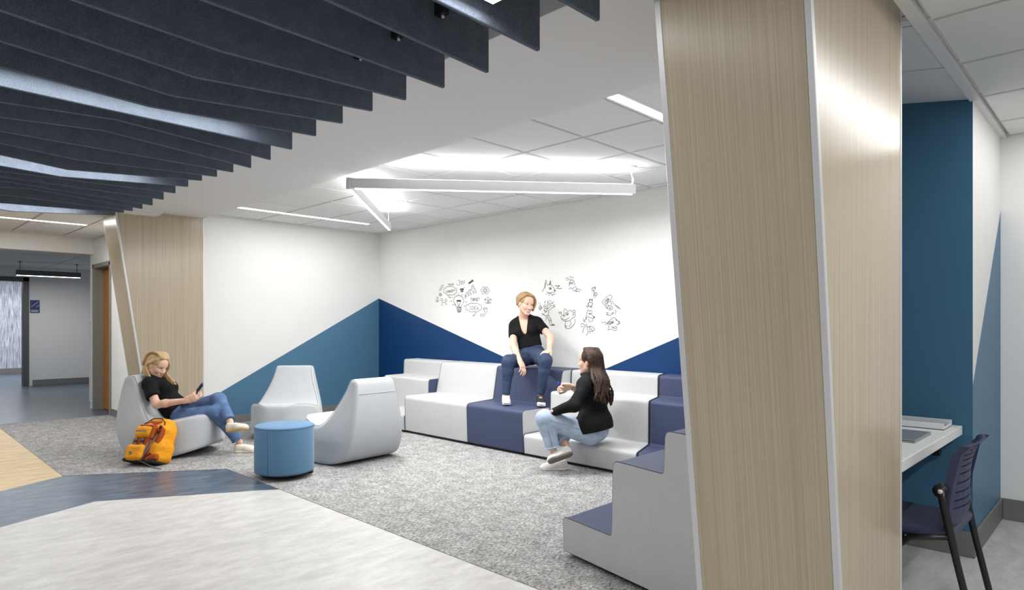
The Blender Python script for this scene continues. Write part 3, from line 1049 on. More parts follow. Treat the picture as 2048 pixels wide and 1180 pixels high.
M_CHAIRSEAM = flat('chair_seam', (182, 186, 190), 0.9)
C1_F = (RGT * 0.995 - FWD * 0.10).normalized()
C1 = at(350, 905, 6.50)
CH1 = lounge_chair('pale grey rocking lounge chair carrying the seated blonde reader', (C1.x, C1.y, 0.003), C1_F)
CH2 = lounge_chair('empty pale grey lounge chair in front of the slate blue wall', (3.565, 7.12, 0.003), (-0.669, -0.743))
CH3 = lounge_chair('empty pale grey lounge chair turned away, right beside the blue pouf', (3.385, 5.47, 0.003), (-0.07, 1.0))

# ------------------------------------------------------------------ pouf
r = empty('pouf', (2.581, 5.213, 0.003))
prof = [(0.225, 0.045), (0.240, 0.05), (0.242, 0.065), (0.242, 0.420), (0.239, 0.433), (0.230, 0.439), (0.12, 0.442), (0.0001, 0.442)]
lathe('upholstered_drum', prof, M_POUF, r, (2.581, 5.213, 0.003), 72)
lathe('top_seam', [(0.2405, 0.424), (0.2435, 0.426), (0.2435, 0.429), (0.2405, 0.431)], flat('pouf_seam', (78, 112, 144), 0.8), r, (2.581, 5.213, 0.003), 72)
d_ = (-FWD * 0.95 - RGT * 0.22).normalized()
tube('side_seam', [Vector((2.581, 5.213, z)) + d_ * 0.2425 for z in (0.06, 0.2, 0.425)], 0.0016, flat('pouf_seam_dark', (70, 102, 134), 0.8), r, 6)
lathe('base_plate', [(0.17, 0.022), (0.20, 0.026), (0.20, 0.046)], M_BLACK, r, (2.581, 5.213, 0.003), 48)
for k in range(4):
    a = k * math.pi / 2 + 0.5
    lathe('glide', [(0.022, 0.0), (0.025, 0.006), (0.025, 0.024)], M_BLACK, r, (2.715 + 0.16 * math.cos(a), 5.30 + 0.16 * math.sin(a), 0.001), 16)
tag(r, 'round blue fabric pouf standing between the lounge chairs', 'pouf')


# ------------------------------------------------------------------ tiered bench modules
def tier_profile(kind, d):
    """(depth from the front, height) outline, counter-clockwise seen from the side"""
    a, b, c = d
    if kind == 'three':
        pts = [(0.012, 0.03), (0, 0.215), (a, 0.212), (a + 0.012, 0.600), (b, 0.597), (b + 0.01, 0.80), (c, 0.80), (c, 0.03)]
        rad = [0.01, 0.035, 0.02, 0.035, 0.02, 0.035, 0.03, 0.01]
    else:
        pts = [(0.02, 0.03), (0, 0.445), (a, 0.43), (a + 0.10, 0.80), (c, 0.80), (c, 0.03)]
        rad = [0.01, 0.045, 0.02, 0.045, 0.03, 0.01]
    return round_poly(pts, rad, 5)


def bench(label, kind, depth, place, left, right, front_mat, side_mat, pipe_mat):
    """place(depth, across, height) -> world; left / right give the across coordinate at (front, back)"""
    pr = tier_profile(kind, depth)
    c = depth[2]
    yl = lambda d: left[0] + (left[1] - left[0]) * d / c
    yr = lambda d: right[0] + (right[1] - right[0]) * d / c
    mid = place(c / 2, 0.5 * (left[0] + right[0]), 0)
    root = empty('tiered_bench', (mid[0], mid[1], 0.003))
    eps = 0.006
    s = 1 if left[0] > right[0] else -1
    A = [Vector(place(d, yl(d) - s * eps, z)) for d, z in pr]
    B = [Vector(place(d, yr(d) + s * eps, z)) for d, z in pr]
    V, Fc = [], []
    n = len(pr)
    NS = 4
    for k in range(NS + 1):
        t = k / NS
        V += [a * (1 - t) + b * t for a, b in zip(A, B)]
    for k in range(NS):
        for i in range(n):
            j = (i + 1) % n
            Fc.append((k * n + i, k * n + j, (k + 1) * n + j, (k + 1) * n + i))
    o = mesh_obj('upholstered_steps', V, Fc, front_mat, root, smooth=True)
    bm = bmesh.new()
    bm.from_mesh(o.data)
    bmesh.ops.recalc_face_normals(bm, faces=bm.faces)
    bm.to_mesh(o.data)
    bm.free()
    for sgn, y_of, side in ((1, yl, A), (-1, yr, B)):
        a = [Vector(place(d, y_of(d) - s * sgn * 0.001, z)) for d, z in pr]
        b = [Vector(place(d, y_of(d) - s * sgn * 0.014, z)) for d, z in pr]
        solid('side_panel', a, b, side_mat, root)
        tube('piping', [p for p in side], 0.0045, pipe_mat, root, 6, True)
    m = 0.05
    solid('plinth', [place(m, yl(m) - s * m, 0.003), place(c - m, yl(c) - s * m, 0.003), place(c - m, yr(c) + s * m, 0.003), place(m, yr(m) + s * m, 0.003)],
          [place(m, yl(m) - s * m, 0.034), place(c - m, yl(c) - s * m, 0.034), place(c - m, yr(c) + s * m, 0.034), place(m, yr(m) + s * m, 0.034)], M_BLACK, root)
    return tag(root, label, 'bench', 'upholstered tiered bench modules')


FX = 4.585
along_back = lambda d, y, z: (FX + d, y, z)
DW3, DW2 = (0.43, 0.81, 1.135), (0.58, 0.6, 1.135)
G_ = 0.004
M_GREYPIPE = flat('grey_piping', (170, 171, 174), 0.8)
bench('light grey three-step bench at the end by the navy wall corner', 'three', DW3, along_back, (7.20, 7.42), (6.24 + G_, 6.47 + G_), M_GREYF, M_NAVYF, M_GREYPIPE)
bench('light grey two-step bench between the corner bench and the navy one', 'two', DW2, along_back, (6.24, 6.47), (5.125 + G_, 5.50 + G_), M_GREYF, M_NAVYF, M_GREYPIPE)
bench('navy two-step bench under the woman in the scoop-neck shirt', 'two', DW2, along_back, (5.125, 5.50), (4.31 + G_, 4.39 + G_), M_NAVYF, M_GREYF, M_PIPE)
bench('light grey three-step bench carrying the woman with long brown hair', 'three', DW3, along_back, (4.31, 4.39), (2.995 + G_, 3.40 + G_), M_GREYF, M_NAVYF, M_PIPE)
bench('navy three-step bench at the far side behind the oak column', 'three', DW3, along_back, (2.995, 3.40), (2.335, 2.335), M_NAVYF, M_GREYF, M_PIPE)
# near module stands against the short wall, its grey end panel faces the camera
along_near = lambda d, x, z: (x, 2.315 - d, z)
bench('navy three-step bench with large grey end panel in front of the oak column', 'three', (0.39, 0.735, 0.985), along_near, (2.79, 2.585), (3.90, 3.90), M_NAVYF, M_GREYF, M_PIPE)

# ------------------------------------------------------------------ desk with laptop and tray
DT, DB = 0.73, 0.68
desk = empty('wall_desk', (3.8, 0.93, 0))
DX0 = 3.04


def terrazzo():
    m, nt, b = new_mat('white_speckled_laminate')
    setc(b, lin((214, 214, 213)), 0.4, 0.4)
    fz = noise(nt, coords(nt), 320, 2, 0.6)
    nt.links.new(ramp(nt, fz, [(0.36, lin((205, 205, 205))), (0.5, lin((234, 234, 233))), (0.64, lin((243, 243, 242)))]), b.inputs['Base Color'])
    return m


box('desk_top', (DX0, 0.70, DB), (NK_X - 0.015, WB_END - 0.022, DT), terrazzo(), desk, 0.004)
box('wall_bracket', (NK_X - 0.05, 0.80, 0.55), (NK_X - 0.014, 1.16, DB), M_BLACKM, desk, 0.003)
box('wall_bracket', (DX0 + 0.01, 0.80, 0.55), (DX0 + 0.04, 1.16, DB), M_BLACKM, desk, 0.003)
tag(desk, 'white speckled wall-hung desk top in the deep blue nook', 'desk')

M_SILVER = flat('laptop_silver', (176, 178, 180), 0.35, 0.5, 0.6)
lap = empty('laptop', (3.69, 0.86, DT))
box('laptop_base', (3.52, 0.755, DT), (3.85, 0.975, DT + 0.009), M_SILVER, lap, 0.003)
box('laptop_lid', (3.52, 0.755, DT + 0.0105), (3.85, 0.975, DT + 0.017), M_SILVER, lap, 0.003)
box('hinge_bar', (3.56, 0.9705, DT + 0.007), (3.81, 0.9755, DT + 0.012), M_LAMPDARK, lap)
tag(lap, 'closed silver laptop lying on the white desk', 'laptop')

tray = empty('cable_tray', (4.16, 0.95, DT))
TX0, TX1, TY0, TY1 = 4.06, 4.27, 0.74, 1.16
box('tray_base', (TX0, TY0, DT), (TX1, TY1, DT + 0.004), M_LAMPDARK, tray)
box('tray_front', (TX0, TY0, DT + 0.004), (TX0 + 0.012, TY1, DT + 0.035), M_LAMPBODY, tray, 0.002)
box('tray_back', (TX1 - 0.012, TY0, DT + 0.004), (TX1, TY1, DT + 0.035), M_LAMPBODY, tray, 0.002)
box('tray_end', (TX0 + 0.012, TY0, DT + 0.004), (TX1 - 0.012, TY0 + 0.012, DT + 0.014), M_LAMPBODY, tray, 0.002)
tag(tray, 'long white open cable tray on the desk along the blue wall', 'tray')

# ------------------------------------------------------------------ desk chair
CXC = 3.37
ch = empty('desk_chair', (CXC, 0.72, 0))
M_SHELL = flat('navy_plastic_shell', (52, 60, 88), 0.45, 0.4, var=0.05, vscale=200)
HW = 0.20
# back shell: slats and two side rails following one curved profile (y leans back, z up)
bk = spline([(0.60, 0.44), (0.578, 0.50), (0.574, 0.58), (0.567, 0.68), (0.547, 0.75), (0.525, 0.79), (0.508, 0.80)], 6, False)


def shell_row(t0, t1, y_off0, x0, x1, name, th=0.012):
    """a curved strip of the back between two fractions of its height"""
    N = len(bk) - 1
    rows = [t0 + (t1 - t0) * i / 3 for i in range(4)]
    VV, FF = [], []
    xs = np.linspace(x0, x1, 7)
    for side in (0, 1):
        for tt in rows:
            q = tt * N
            i = min(int(q), N - 1)
            fr = q - i
            yy = bk[i][0] * (1 - fr) + bk[i + 1][0] * fr
            zz_ = bk[i][1] * (1 - fr) + bk[i + 1][1] * fr
            for x in xs:
                dish = -0.045 * (1 - ((x - CXC) / HW) ** 2) * (1 - 0.4 * tt)
                VV.append((x, yy + dish + (-th if side else 0), zz_))
    R_, C_ = 4, 7
    n = R_ * C_
    for i in range(R_ - 1):
        for j in range(C_ - 1):
            a = i * C_ + j
            FF.append((a, a + 1, a + C_ + 1, a + C_))
            FF.append((n + a, n + a + C_, n + a + C_ + 1, n + a + 1))
    per = [j for j in range(C_)] + [C_ * i + C_ - 1 for i in range(1, R_)] + [C_ * (R_ - 1) + j for j in range(C_ - 2, -1, -1)] + [C_ * i for i in range(R_ - 2, 0, -1)]
    for a, b_ in zip(per, per[1:] + per[:1]):
        FF.append((a, n + a, n + b_, b_))
    o_ = mesh_obj(name, VV, FF, M_SHELL, ch, smooth=False)
    bm = bmesh.new()
    bm.from_mesh(o_.data)
    bmesh.ops.recalc_face_normals(bm, faces=bm.faces)
    bm.to_mesh(o_.data)
    bm.free()
    return o_


shell_row(0.0, 0.22, 0, CXC - HW * 0.88, CXC + HW * 0.88, 'back_lower_panel')
for k in range(9):
    t0 = 0.235 + k * 0.062
    shell_row(t0, t0 + 0.05, 0, CXC - HW * 0.93, CXC + HW * 0.93, 'back_slat')
shell_row(0.80, 1.0, 0, CXC - HW, CXC + HW, 'back_top_panel')
for s in (-1, 1):
    shell_row(0.10, 0.99, 0, CXC + s * HW - 0.012, CXC + s * HW + 0.012, 'back_side_rail', 0.03)
seat_p = spline([(0.56, 0.425), (0.66, 0.415), (0.80, 0.418), (0.95, 0.43), (1.03, 0.425), (1.05, 0.405)], 5, False)
V_ = Vox((CXC - 0.27, 0.50, 0.34), (CXC + 0.27, 1.10, 0.50), 0.008)
for i in range(len(seat_p) - 1):
    V_.cone((CXC - 0.19, seat_p[i][0], seat_p[i][1]), (CXC + 0.19, seat_p[i][0], seat_p[i][1]), 0.022, 0.022, 0.02)
V_.build('seat', M_SHELL, ch, 1)
for s in (-1, 1):
    xs_ = CXC + s * (HW + 0.012)
    tube('rear_leg', [(xs_, 0.585, 0.62), (xs_, 0.575, 0.55), (xs_, 0.53, 0.32), (xs_, 0.47, 0.05), (xs_, 0.455, 0.012)], [0.019, 0.017, 0.014, 0.014, 0.014], M_BLACKM, ch, 10)
    tube('front_leg', [(xs_, 0.555, 0.42), (xs_, 0.70, 0.385), (xs_, 0.98, 0.10), (xs_, 1.02, 0.012)], 0.013, M_BLACKM, ch, 10)
    pv = lathe('pivot', [(0.028, -0.014), (0.03, -0.008), (0.03, 0.008), (0.028, 0.014)], M_BLACK, ch, (0, 0, 0), 20)
    pv.data.transform(Matrix.Translation((xs_, 0.585, 0.605)) @ Matrix.Rotation(math.pi / 2, 4, 'Y'))
    bt = lathe('pivot_bolt', [(0.009, -0.004), (0.010, 0.0), (0.009, 0.004)], M_ALU, ch, (0, 0, 0), 14)
    bt.data.transform(Matrix.Translation((xs_ + s * 0.016, 0.585, 0.605)) @ Matrix.Rotation(math.pi / 2, 4, 'Y'))
    lathe('foot', [(0.016, 0), (0.018, 0.004), (0.018, 0.02)], M_BLACK, ch, (xs_, 0.455, 0.0), 14)
    lathe('foot', [(0.016, 0), (0.018, 0.004), (0.018, 0.02)], M_BLACK, ch, (xs_, 1.02, 0.0), 14)
tube('crossbar', [(CXC - HW - 0.01, 0.555, 0.42), (CXC + HW + 0.01, 0.555, 0.42)], 0.011, M_BLACKM, ch, 10)
tube('crossbar', [(CXC - HW - 0.01, 0.72, 0.385), (CXC + HW + 0.01, 0.72, 0.385)], 0.011, M_BLACKM, ch, 10)
tag(ch, 'navy slatted-back chair with black metal legs pushed to the desk', 'chair')

# ------------------------------------------------------------------ stair sign
sg = empty('stair_sign', (2.70, 16.57, 1.52))
box('sign_plate', (2.618, 16.56, 1.52), (2.782, 16.569, 1.79), M_SIGN, sg, 0.002)


def ribbon_xz(name, pts, w, y, mat, parent):
    V, Fc = [], []
    for (a, b) in zip(pts[:-1], pts[1:]):
        a, b = Vector(a), Vector(b)
        d = (b - a).normalized()
        n = Vector((-d.y, d.x)) * w / 2
        a, b = a - d * w * 0.4, b + d * w * 0.4
        k = len(V)
        V += [(p.x, y, p.y) for p in (a - n, b - n, b + n, a + n)]
        Fc.append((k, k + 1, k + 2, k + 3))
    return mesh_obj(name, V, Fc, mat, parent)


st = [(2.635 + 0.0155 * k // 1 * 1.0, 0) for k in range(2)]
pts = []
x_, z_ = 2.634, 1.655
for k in range(6):
    pts += [(x_, z_), (x_ + 0.021, z_)]
    x_ += 0.021
    z_ += 0.019
    pts.append((x_, z_))
ribbon_xz('stair_mark', pts, 0.006, 16.5585, M_SIGNW, sg)
ribbon_xz('figure_mark', [(2.725, 1.645), (2.74, 1.665), (2.752, 1.66), (2.765, 1.69)], 0.007, 16.5585, M_SIGNW, sg)
for j in range(2):
    for k in range(6):
        x0_ = 2.636 + 0.021 * k
        ribbon_xz('text_mark', [(x0_, 1.575 - 0.028 * j), (x0_ + 0.012, 1.575 - 0.028 * j)], 0.012, 16.5585, M_SIGNW, sg)
tag(sg, 'blue stair sign with white step symbol on corridor wall', 'sign')

# ------------------------------------------------------------------ people
def skin(name, rgb):
    m, nt, b = new_mat(name)
    c = lin(rgb)
    setc(b, c, 0.5, 0.35)
    fz = noise(nt, coords(nt), 18, 4)
    nt.links.new(ramp(nt, fz, [(0.3, tuple(v * 0.93 for v in c)), (0.7, tuple(min(1, v * 1.05) for v in c))]), b.inputs['Base Color'])
    b.inputs['Subsurface Weight'].default_value = 0.08
    b.inputs['Subsurface Radius'].default_value = (0.01, 0.004, 0.002)
    return m


def cloth(name, rgb, var=0.12, scale=14, bmp=0.35, rough=0.9):
    m, nt, b = new_mat(name)
    c = lin(rgb)
    setc(b, c, rough, 0.15)
    f1 = noise(nt, coords(nt, (1, 1, 1.6)), scale, 4, 0.55)
    f2 = noise(nt, coords(nt), 500, 2)
    col = ramp(nt, f1, [(0.32, tuple(v * (1 - var) for v in c)), (0.68, tuple(min(1, v * (1 + var)) for v in c))])
    col = mix(nt, col, ramp(nt, f2, [(0.3, (0.88, 0.88, 0.88)), (0.7, (1.1, 1.1, 1.1))]), 1.0, 'MULTIPLY')
    nt.links.new(col, b.inputs['Base Color'])
    bump(nt, b, f1, bmp, 0.012)
    return m


def hair_mat(name, dark, mid, light):
    m, nt, b = new_mat(name)
    setc(b, lin(mid), 0.55, 0.3)
    fz = noise(nt, coords(nt, (260, 260, 22)), 1.0, 3, 0.6)
    g = noise(nt, coords(nt), 14, 3)
    col = ramp(nt, fz, [(0.32, lin(dark)), (0.5, lin(mid)), (0.68, lin(light))])
    col = mix(nt, col, ramp(nt, g, [(0.3, (0.8, 0.8, 0.8)), (0.7, (1.15, 1.15, 1.15))]), 1.0, 'MULTIPLY')
    nt.links.new(col, b.inputs['Base Color'])
    bump(nt, b, fz, 0.3, 0.003)
    return m


M_SKIN1 = skin('skin_fair', (232, 190, 168))
M_SKIN2 = skin('skin_light', (226, 184, 160))
M_LIP = flat('lips', (190, 112, 108), 0.45)
M_TEETH = flat('teeth', (240, 236, 230), 0.3)
M_EYEW = flat('eye_white', (232, 230, 228), 0.25)
M_EYED = flat('eye_dark', (52, 44, 40), 0.25)
M_BTEE = cloth('black_tee', (26, 26, 28), 0.25, 22, 0.5)
M_BJACKET = cloth('black_jacket', (30, 30, 31), 0.25, 16, 0.6)
M_JEANM = cloth('mid_blue_denim', (92, 116, 154), 0.20, 16, 0.4)
M_JEAND = cloth('dark_blue_denim', (60, 73, 98), 0.25, 14, 0.4)
M_JEANL = cloth('pale_blue_denim', (172, 188, 208), 0.12, 18, 0.4)
M_STITCH_D = flat('denim_seam_dark', (44, 60, 92), 0.9)
M_STITCH_M = flat('denim_seam', (66, 92, 134), 0.9)
M_STITCH_L = flat('denim_seam_light', (118, 142, 176), 0.9)
M_CANVAS = flat('white_canvas', (236, 233, 228), 0.8, 0.2)
M_CREAM = flat('cream_leather', (232, 224, 208), 0.7, 0.25)
M_GUM = flat('gum_sole', (204, 172, 110), 0.6)
M_SOLEW = flat('white_sole', (238, 237, 234), 0.6)
M_SOLED = flat('grey_brown_sole', (122, 112, 104), 0.8)
M_SHOEB = flat('black_canvas', (40, 40, 42), 0.8)
M_HAIR_BLOND = hair_mat('blonde_hair', (142, 112, 74), (196, 164, 118), (228, 204, 164))
M_HAIR_SHORT = hair_mat('dark_blonde_hair', (122, 92, 62), (172, 138, 98), (202, 172, 132))
M_HAIR_BROWN = hair_mat('brown_hair', (28, 20, 16), (54, 38, 29), (92, 66, 48))


def frame(fwd, up):
    """columns: forward, left, up"""
    f_ = Vector(fwd).normalized()
    u = Vector(up)
    u = (u - f_ * u.dot(f_)).normalized()
    l = u.cross(f_)
    return np.array([[f_.x, l.x, u.x], [f_.y, l.y, u.y], [f_.z, l.z, u.z]])


def head_shape(V, c, R, s=1.0):
    """a head about 0.225 m tall centred on c; R columns forward, left, up"""
    c = np.array(c)
    T = lambda x, y, z: c + R @ np.array([x, y, z]) * s
    V.ell(T(-0.014, 0, 0.036), np.array([0.094, 0.075, 0.082]) * s, R, 0.02)
    V.ell(T(0.028, 0, -0.022), np.array([0.062, 0.060, 0.082]) * s, R, 0.03)
    for sg in (-1, 1):
        V.cone(T(-0.005, sg * 0.052, -0.045), T(0.060, sg * 0.012, -0.090), 0.020 * s, 0.018 * s, 0.03)
        V.ell(T(0.062, sg * 0.036, -0.022), np.array([0.024, 0.022, 0.024]) * s, R, 0.02)
        V.cone(T(0.080, sg * 0.012, 0.030), T(0.066, sg * 0.044, 0.028), 0.010 * s, 0.010 * s, 0.014)
        V.ell(T(0.088, sg * 0.031, 0.012), np.array([0.014, 0.015, 0.010]) * s, R, 0.008, True)
        V.ell(T(-0.008, sg * 0.076, -0.004), np.array([0.019, 0.009, 0.031]) * s, R, 0.006)
        V.ell(T(0.097, sg * 0.013, -0.031), np.array([0.010, 0.008, 0.008]) * s, R, 0.008)
    V.ell(T(0.072, 0, -0.094), np.array([0.022, 0.026, 0.020]) * s, R, 0.02)
    V.cone(T(0.084, 0, 0.016), T(0.107, 0, -0.026), 0.0085 * s, 0.0115 * s, 0.012)
    V.ell(T(0.082, 0, -0.060), np.array([0.012, 0.028, 0.016]) * s, R, 0.016)
    V.ell(T(0.062, 0, 0.055), np.array([0.030, 0.05, 0.04]) * s, R, 0.03)


def curved_strip(name, pts, rads, mat, parent, seg=6):
    return tube(name, pts, rads, mat, parent, seg)


def face_parts(parent, c, R, s=1.0, closed=False, smile=True, brow=None):
    c = np.array(c)
    T = lambda x, y, z: Vector(c + R @ np.array([x, y, z]) * s)
    for sg in (-1, 1):
        if closed:
            tube('eyelashes', [T(0.0875, sg * 0.018, 0.010), T(0.0885, sg * 0.030, 0.0065), T(0.083, sg * 0.043, 0.010)], [0.0012, 0.0026, 0.0012], M_EYED, parent, 6)
        else:
            V = Vox(np.array(T(0.07, sg * 0.031, 0.011)) - 0.03, np.array(T(0.07, sg * 0.031, 0.011)) + 0.03, 0.002)
            V.ell(T(0.0765, sg * 0.031, 0.011), np.array([0.011, 0.0135, 0.0065]) * s, R, 0.0)
            V.build('eye', M_EYEW, parent, 1)
            V = Vox(np.array(T(0.08, sg * 0.031, 0.011)) - 0.02, np.array(T(0.08, sg * 0.031, 0.011)) + 0.02, 0.0016)
            V.ell(T(0.0835, sg * 0.0315, 0.0108), np.array([0.005, 0.0055, 0.0055]) * s, R, 0.0)
            V.build('iris', M_EYED, parent, 1)
            tube('eyelashes', [T(0.085, sg * 0.018, 0.0135), T(0.089, sg * 0.030, 0.0185), T(0.083, sg * 0.044, 0.0145)], [0.001, 0.002, 0.001], M_EYED, parent, 6)
        tube('eyebrow', [T(0.0905, sg * 0.014, 0.0335), T(0.0885, sg * 0.030, 0.039), T(0.077, sg * 0.047, 0.034)], [0.0022, 0.003, 0.0014], brow, parent, 6)
    wz = 0.011 if smile else 0.005
    hw = 0.031 if smile else 0.024
    gap = 0.006 if smile else 0.0
    up = [T(0.0835, -hw, -0.060 + wz), T(0.0955, -hw * 0.5, -0.0595 + gap * 0.2), T(0.0995, 0, -0.0595 + gap * 0.2), T(0.0955, hw * 0.5, -0.0595 + gap * 0.2), T(0.0835, hw, -0.060 + wz)]
    lo = [T(0.0835, -hw, -0.061 + wz), T(0.0940, -hw * 0.5, -0.065 - gap), T(0.0970, 0, -0.0665 - gap * 1.15), T(0.0940, hw * 0.5, -0.065 - gap), T(0.0835, hw, -0.061 + wz)]
    tube('upper_lip', up, [0.001, 0.0024, 0.0026, 0.0024, 0.001], M_LIP, parent, 8)
    tube('lower_lip', lo, [0.001, 0.0028, 0.0034, 0.0028, 0.001], M_LIP, parent, 8)
    if smile:
        tube('teeth', [T(0.0850, -hw * 0.85, -0.060 + wz * 0.7), T(0.0945, -hw * 0.5, -0.0635), T(0.0975, 0, -0.065), T(0.0945, hw * 0.5, -0.0635), T(0.0850, hw * 0.85, -0.060 + wz * 0.7)], [0.001, 0.0038, 0.0045, 0.0038, 0.001], M_TEETH, parent, 8)


def hand_shape(V, wrist, d, n, side, curl=0.4, thumb_curl=0.4, s=1.0, spread=0.10, curls=None):
    """hand at the wrist pointing along d, palm facing n; side = +1 when the thumb lies along n x d"""
    w = Vector(wrist)
    d = Vector(d).normalized()
    n = Vector(n)
    n = (n - d * n.dot(d)).normalized()
    t = n.cross(d) * side                    # toward the thumb
    K = 0.006
    pc = w + d * 0.045 * s
    R = np.array([[d.x, t.x, n.x], [d.y, t.y, n.y], [d.z, t.z, n.z]])
    V.rbox(pc + d * 0.004, np.array([0.045, 0.038, 0.0135]) * s, R, 0.0125 * s, 0.015)
    V.cone(w - d * 0.02, pc, 0.022 * s, 0.022 * s, 0.02, n, 0.72)
    V.cone(w + d * 0.02 + t * 0.024 * s + n * 0.006, w + d * 0.055 * s + t * 0.026 * s + n * 0.006, 0.015 * s, 0.014 * s, 0.015)
    lens = [(0.040, 0.026, 0.020), (0.045, 0.030, 0.022), (0.042, 0.028, 0.021), (0.032, 0.021, 0.018)]
    for i, (off, L) in enumerate(zip((0.029, 0.010, -0.009, -0.027), lens)):
        base = w + d * (0.086 - (0.004 if i in (0, 2) else 0.0 if i == 1 else 0.012)) * s + t * off * s
        cu = (curls[i] if curls else curl * (1.0 + 0.12 * i))
        dd = (d + t * (off / 0.03) * spread).normalized()
        p = base
        ang = 0.0
        for j, l in enumerate(L):
            ang += cu * (0.75, 1.1, 0.7)[j]
            v = dd * math.cos(ang) + n * math.sin(ang)
            q = p + v * l * s
            V.cone(p, q, (0.0092, 0.0083, 0.0076)[j] * s * (0.92 if i == 3 else 1), (0.0083, 0.0076, 0.0066)[j] * s * (0.92 if i == 3 else 1), K)
            p = q
    p = w + d * 0.030 * s + t * 0.030 * s + n * 0.006 * s
    v1 = (d * 0.70 + t * 0.62 + n * 0.28 * (1 + thumb_curl)).normalized()
    v2 = (d * 0.92 + t * (0.25 - 0.4 * thumb_curl) + n * (0.25 + 0.5 * thumb_curl)).normalized()
    V.cone(p, p + v1 * 0.040 * s, 0.0125 * s, 0.0105 * s, 0.010)
    p2 = p + v1 * 0.040 * s
    V.cone(p2, p2 + v2 * 0.032 * s, 0.0105 * s, 0.0088 * s, K)
    V.cone(p2 + v2 * 0.032 * s, p2 + v2 * 0.055 * s, 0.0088 * s, 0.0072 * s, K)


def bounds(pts, m):
    P = np.array([tuple(p) for p in pts])
    return P.min(0) - m, P.max(0) + m


def shoe(root, name, ankle, heel, d, up, mats, L=0.245, laces=None, toe_cap=None):
    """a low shoe; heel = point under the heel, d = toward the toes, up = away from the sole"""
    up_m, sole_m = mats
    heel = Vector(heel)
    R = frame(d, up)
    T = lambda x, y, z: Vector(np.array(heel) + R @ np.array([x, y, z]))
    lo, hi = bounds([T(-0.02, -0.06, -0.02), T(-0.02, 0.06, -0.02), T(L + 0.02, -0.06, 0.12), T(L + 0.02, 0.06, 0.12), T(-0.02, 0.06, 0.12), T(L + 0.02, 0.06, -0.02), T(-0.02, -0.06, 0.12), T(L + 0.02, -0.06, -0.02)], 0.03)
    n = T(0, 0, 1) - heel
    V = Vox(lo, hi, 0.0045)
    V.cone(T(0.038, 0, 0.045), T(0.05, 0, 0.075), 0.036, 0.037, 0.02, T(0, 1, 0) - heel, 0.92)
    V.cone(T(0.05, 0, 0.055), T(0.14, 0, 0.040), 0.038, 0.036, 0.03)
    V.cone(T(0.13, 0, 0.038), T(L - 0.045, 0.004, 0.024), 0.038, 0.034, 0.03)
    V.ell(T(L - 0.07, 0.002, 0.022), np.array([0.07, 0.043, 0.03]), R, 0.02)
    V.plane(T(0, 0, 0.012), T(0, 0, 0.012) - T(0, 0, 1.012), 0.004)
    V.plane(T(0.03, 0, 0.088), T(0.15, 0, 1) - heel, 0.006)
    o = V.build(name, up_m, root, 1)
    S = Vox(lo, hi, 0.0045)
    S.cone(T(0.040, 0, 0.010), T(0.13, 0, 0.010), 0.038, 0.037, 0.02)
    S.cone(T(0.13, 0, 0.010), T(L - 0.05, 0.003, 0.010), 0.037, 0.046, 0.02)
    S.plane(T(0, 0, 0.022), T(0, 0, 1) - heel, 0.004)
    S.plane(T(0, 0, 0.0), -(T(0, 0, 1) - heel), 0.004)
    S.build('sole', sole_m, o, 1)
    if laces:
        for k in range(4):
            x = 0.105 + 0.02 * k
            z = 0.080 - 0.0075 * k
            tube('lace', [T(x, -0.022, z - 0.008), T(x + 0.003, -0.008, z + 0.001), T(x + 0.003, 0.008, z + 0.001), T(x, 0.022, z - 0.008)], 0.0028, laces, o, 6)
    if toe_cap:
        C = Vox(lo, hi, 0.0045)
        C.ell(T(L - 0.052, 0.002, 0.022), np.array([0.055, 0.0455, 0.0315]), R, 0.0)
        C.plane(T(L - 0.062, 0, 0), -(T(1, 0, 0) - heel), 0.004)
        C.plane(T(0, 0, 0.016), -(T(0, 0, 1) - heel), 0.004)
        C.build('toe_cap', toe_cap, o, 1)
    return o


def capped(V, a, b, ra, rb, k):
    """tapered limb with a flat end at b, joined smoothly"""
    a, b = Vector(a), Vector(b)
    ax = (b - a).normalized()
    m = max(ra, rb) + 0.06
    sl, G = V.sub(np.minimum(a, b) - m, np.maximum(a, b) + m)
    P = [G[0] - a.x, G[1] - a.y, G[2] - a.z]
    h = P[0] * ax.x + P[1] * ax.y + P[2] * ax.z
    L = (b - a).length
    t = np.clip(h / L, 0, 1)
    hc = np.clip(h, 0, L + 0.2)
    d = np.sqrt(np.maximum((P[0] - ax.x * hc) ** 2 + (P[1] - ax.y * hc) ** 2 + (P[2] - ax.z * hc) ** 2, 0)) - (ra + (rb - ra) * t)
    V.union(sl, np.maximum(d, h - L).astype(np.float32), k)


def lerp(a, b, t):
    return Vector(a) * (1 - t) + Vector(b) * t


def wrinkles(V, amp, seed, freq=26.0):
    """gentle folds: displace the field with a few oblique waves"""
    rng = random.Random(seed)
    sl, G = V.sub(V.lo, V.lo + V.h * V.n)
    d = 0
    for k in range(5):
        a = Vector((rng.uniform(-1, 1), rng.uniform(-1, 1), rng.uniform(-1, 1))).normalized() * freq * rng.uniform(0.6, 1.7)
        b = Vector((rng.uniform(-1, 1), rng.uniform(-1, 1), rng.uniform(-1, 1))).normalized() * freq * 0.45
        ph = rng.uniform(0, 6)
        d = d + np.sin(G[0] * a.x + G[1] * a.y + G[2] * a.z + ph + 1.5 * np.sin(G[0] * b.x + G[1] * b.y + G[2] * b.z))
    V.val += (amp * d / 3).astype(np.float32)


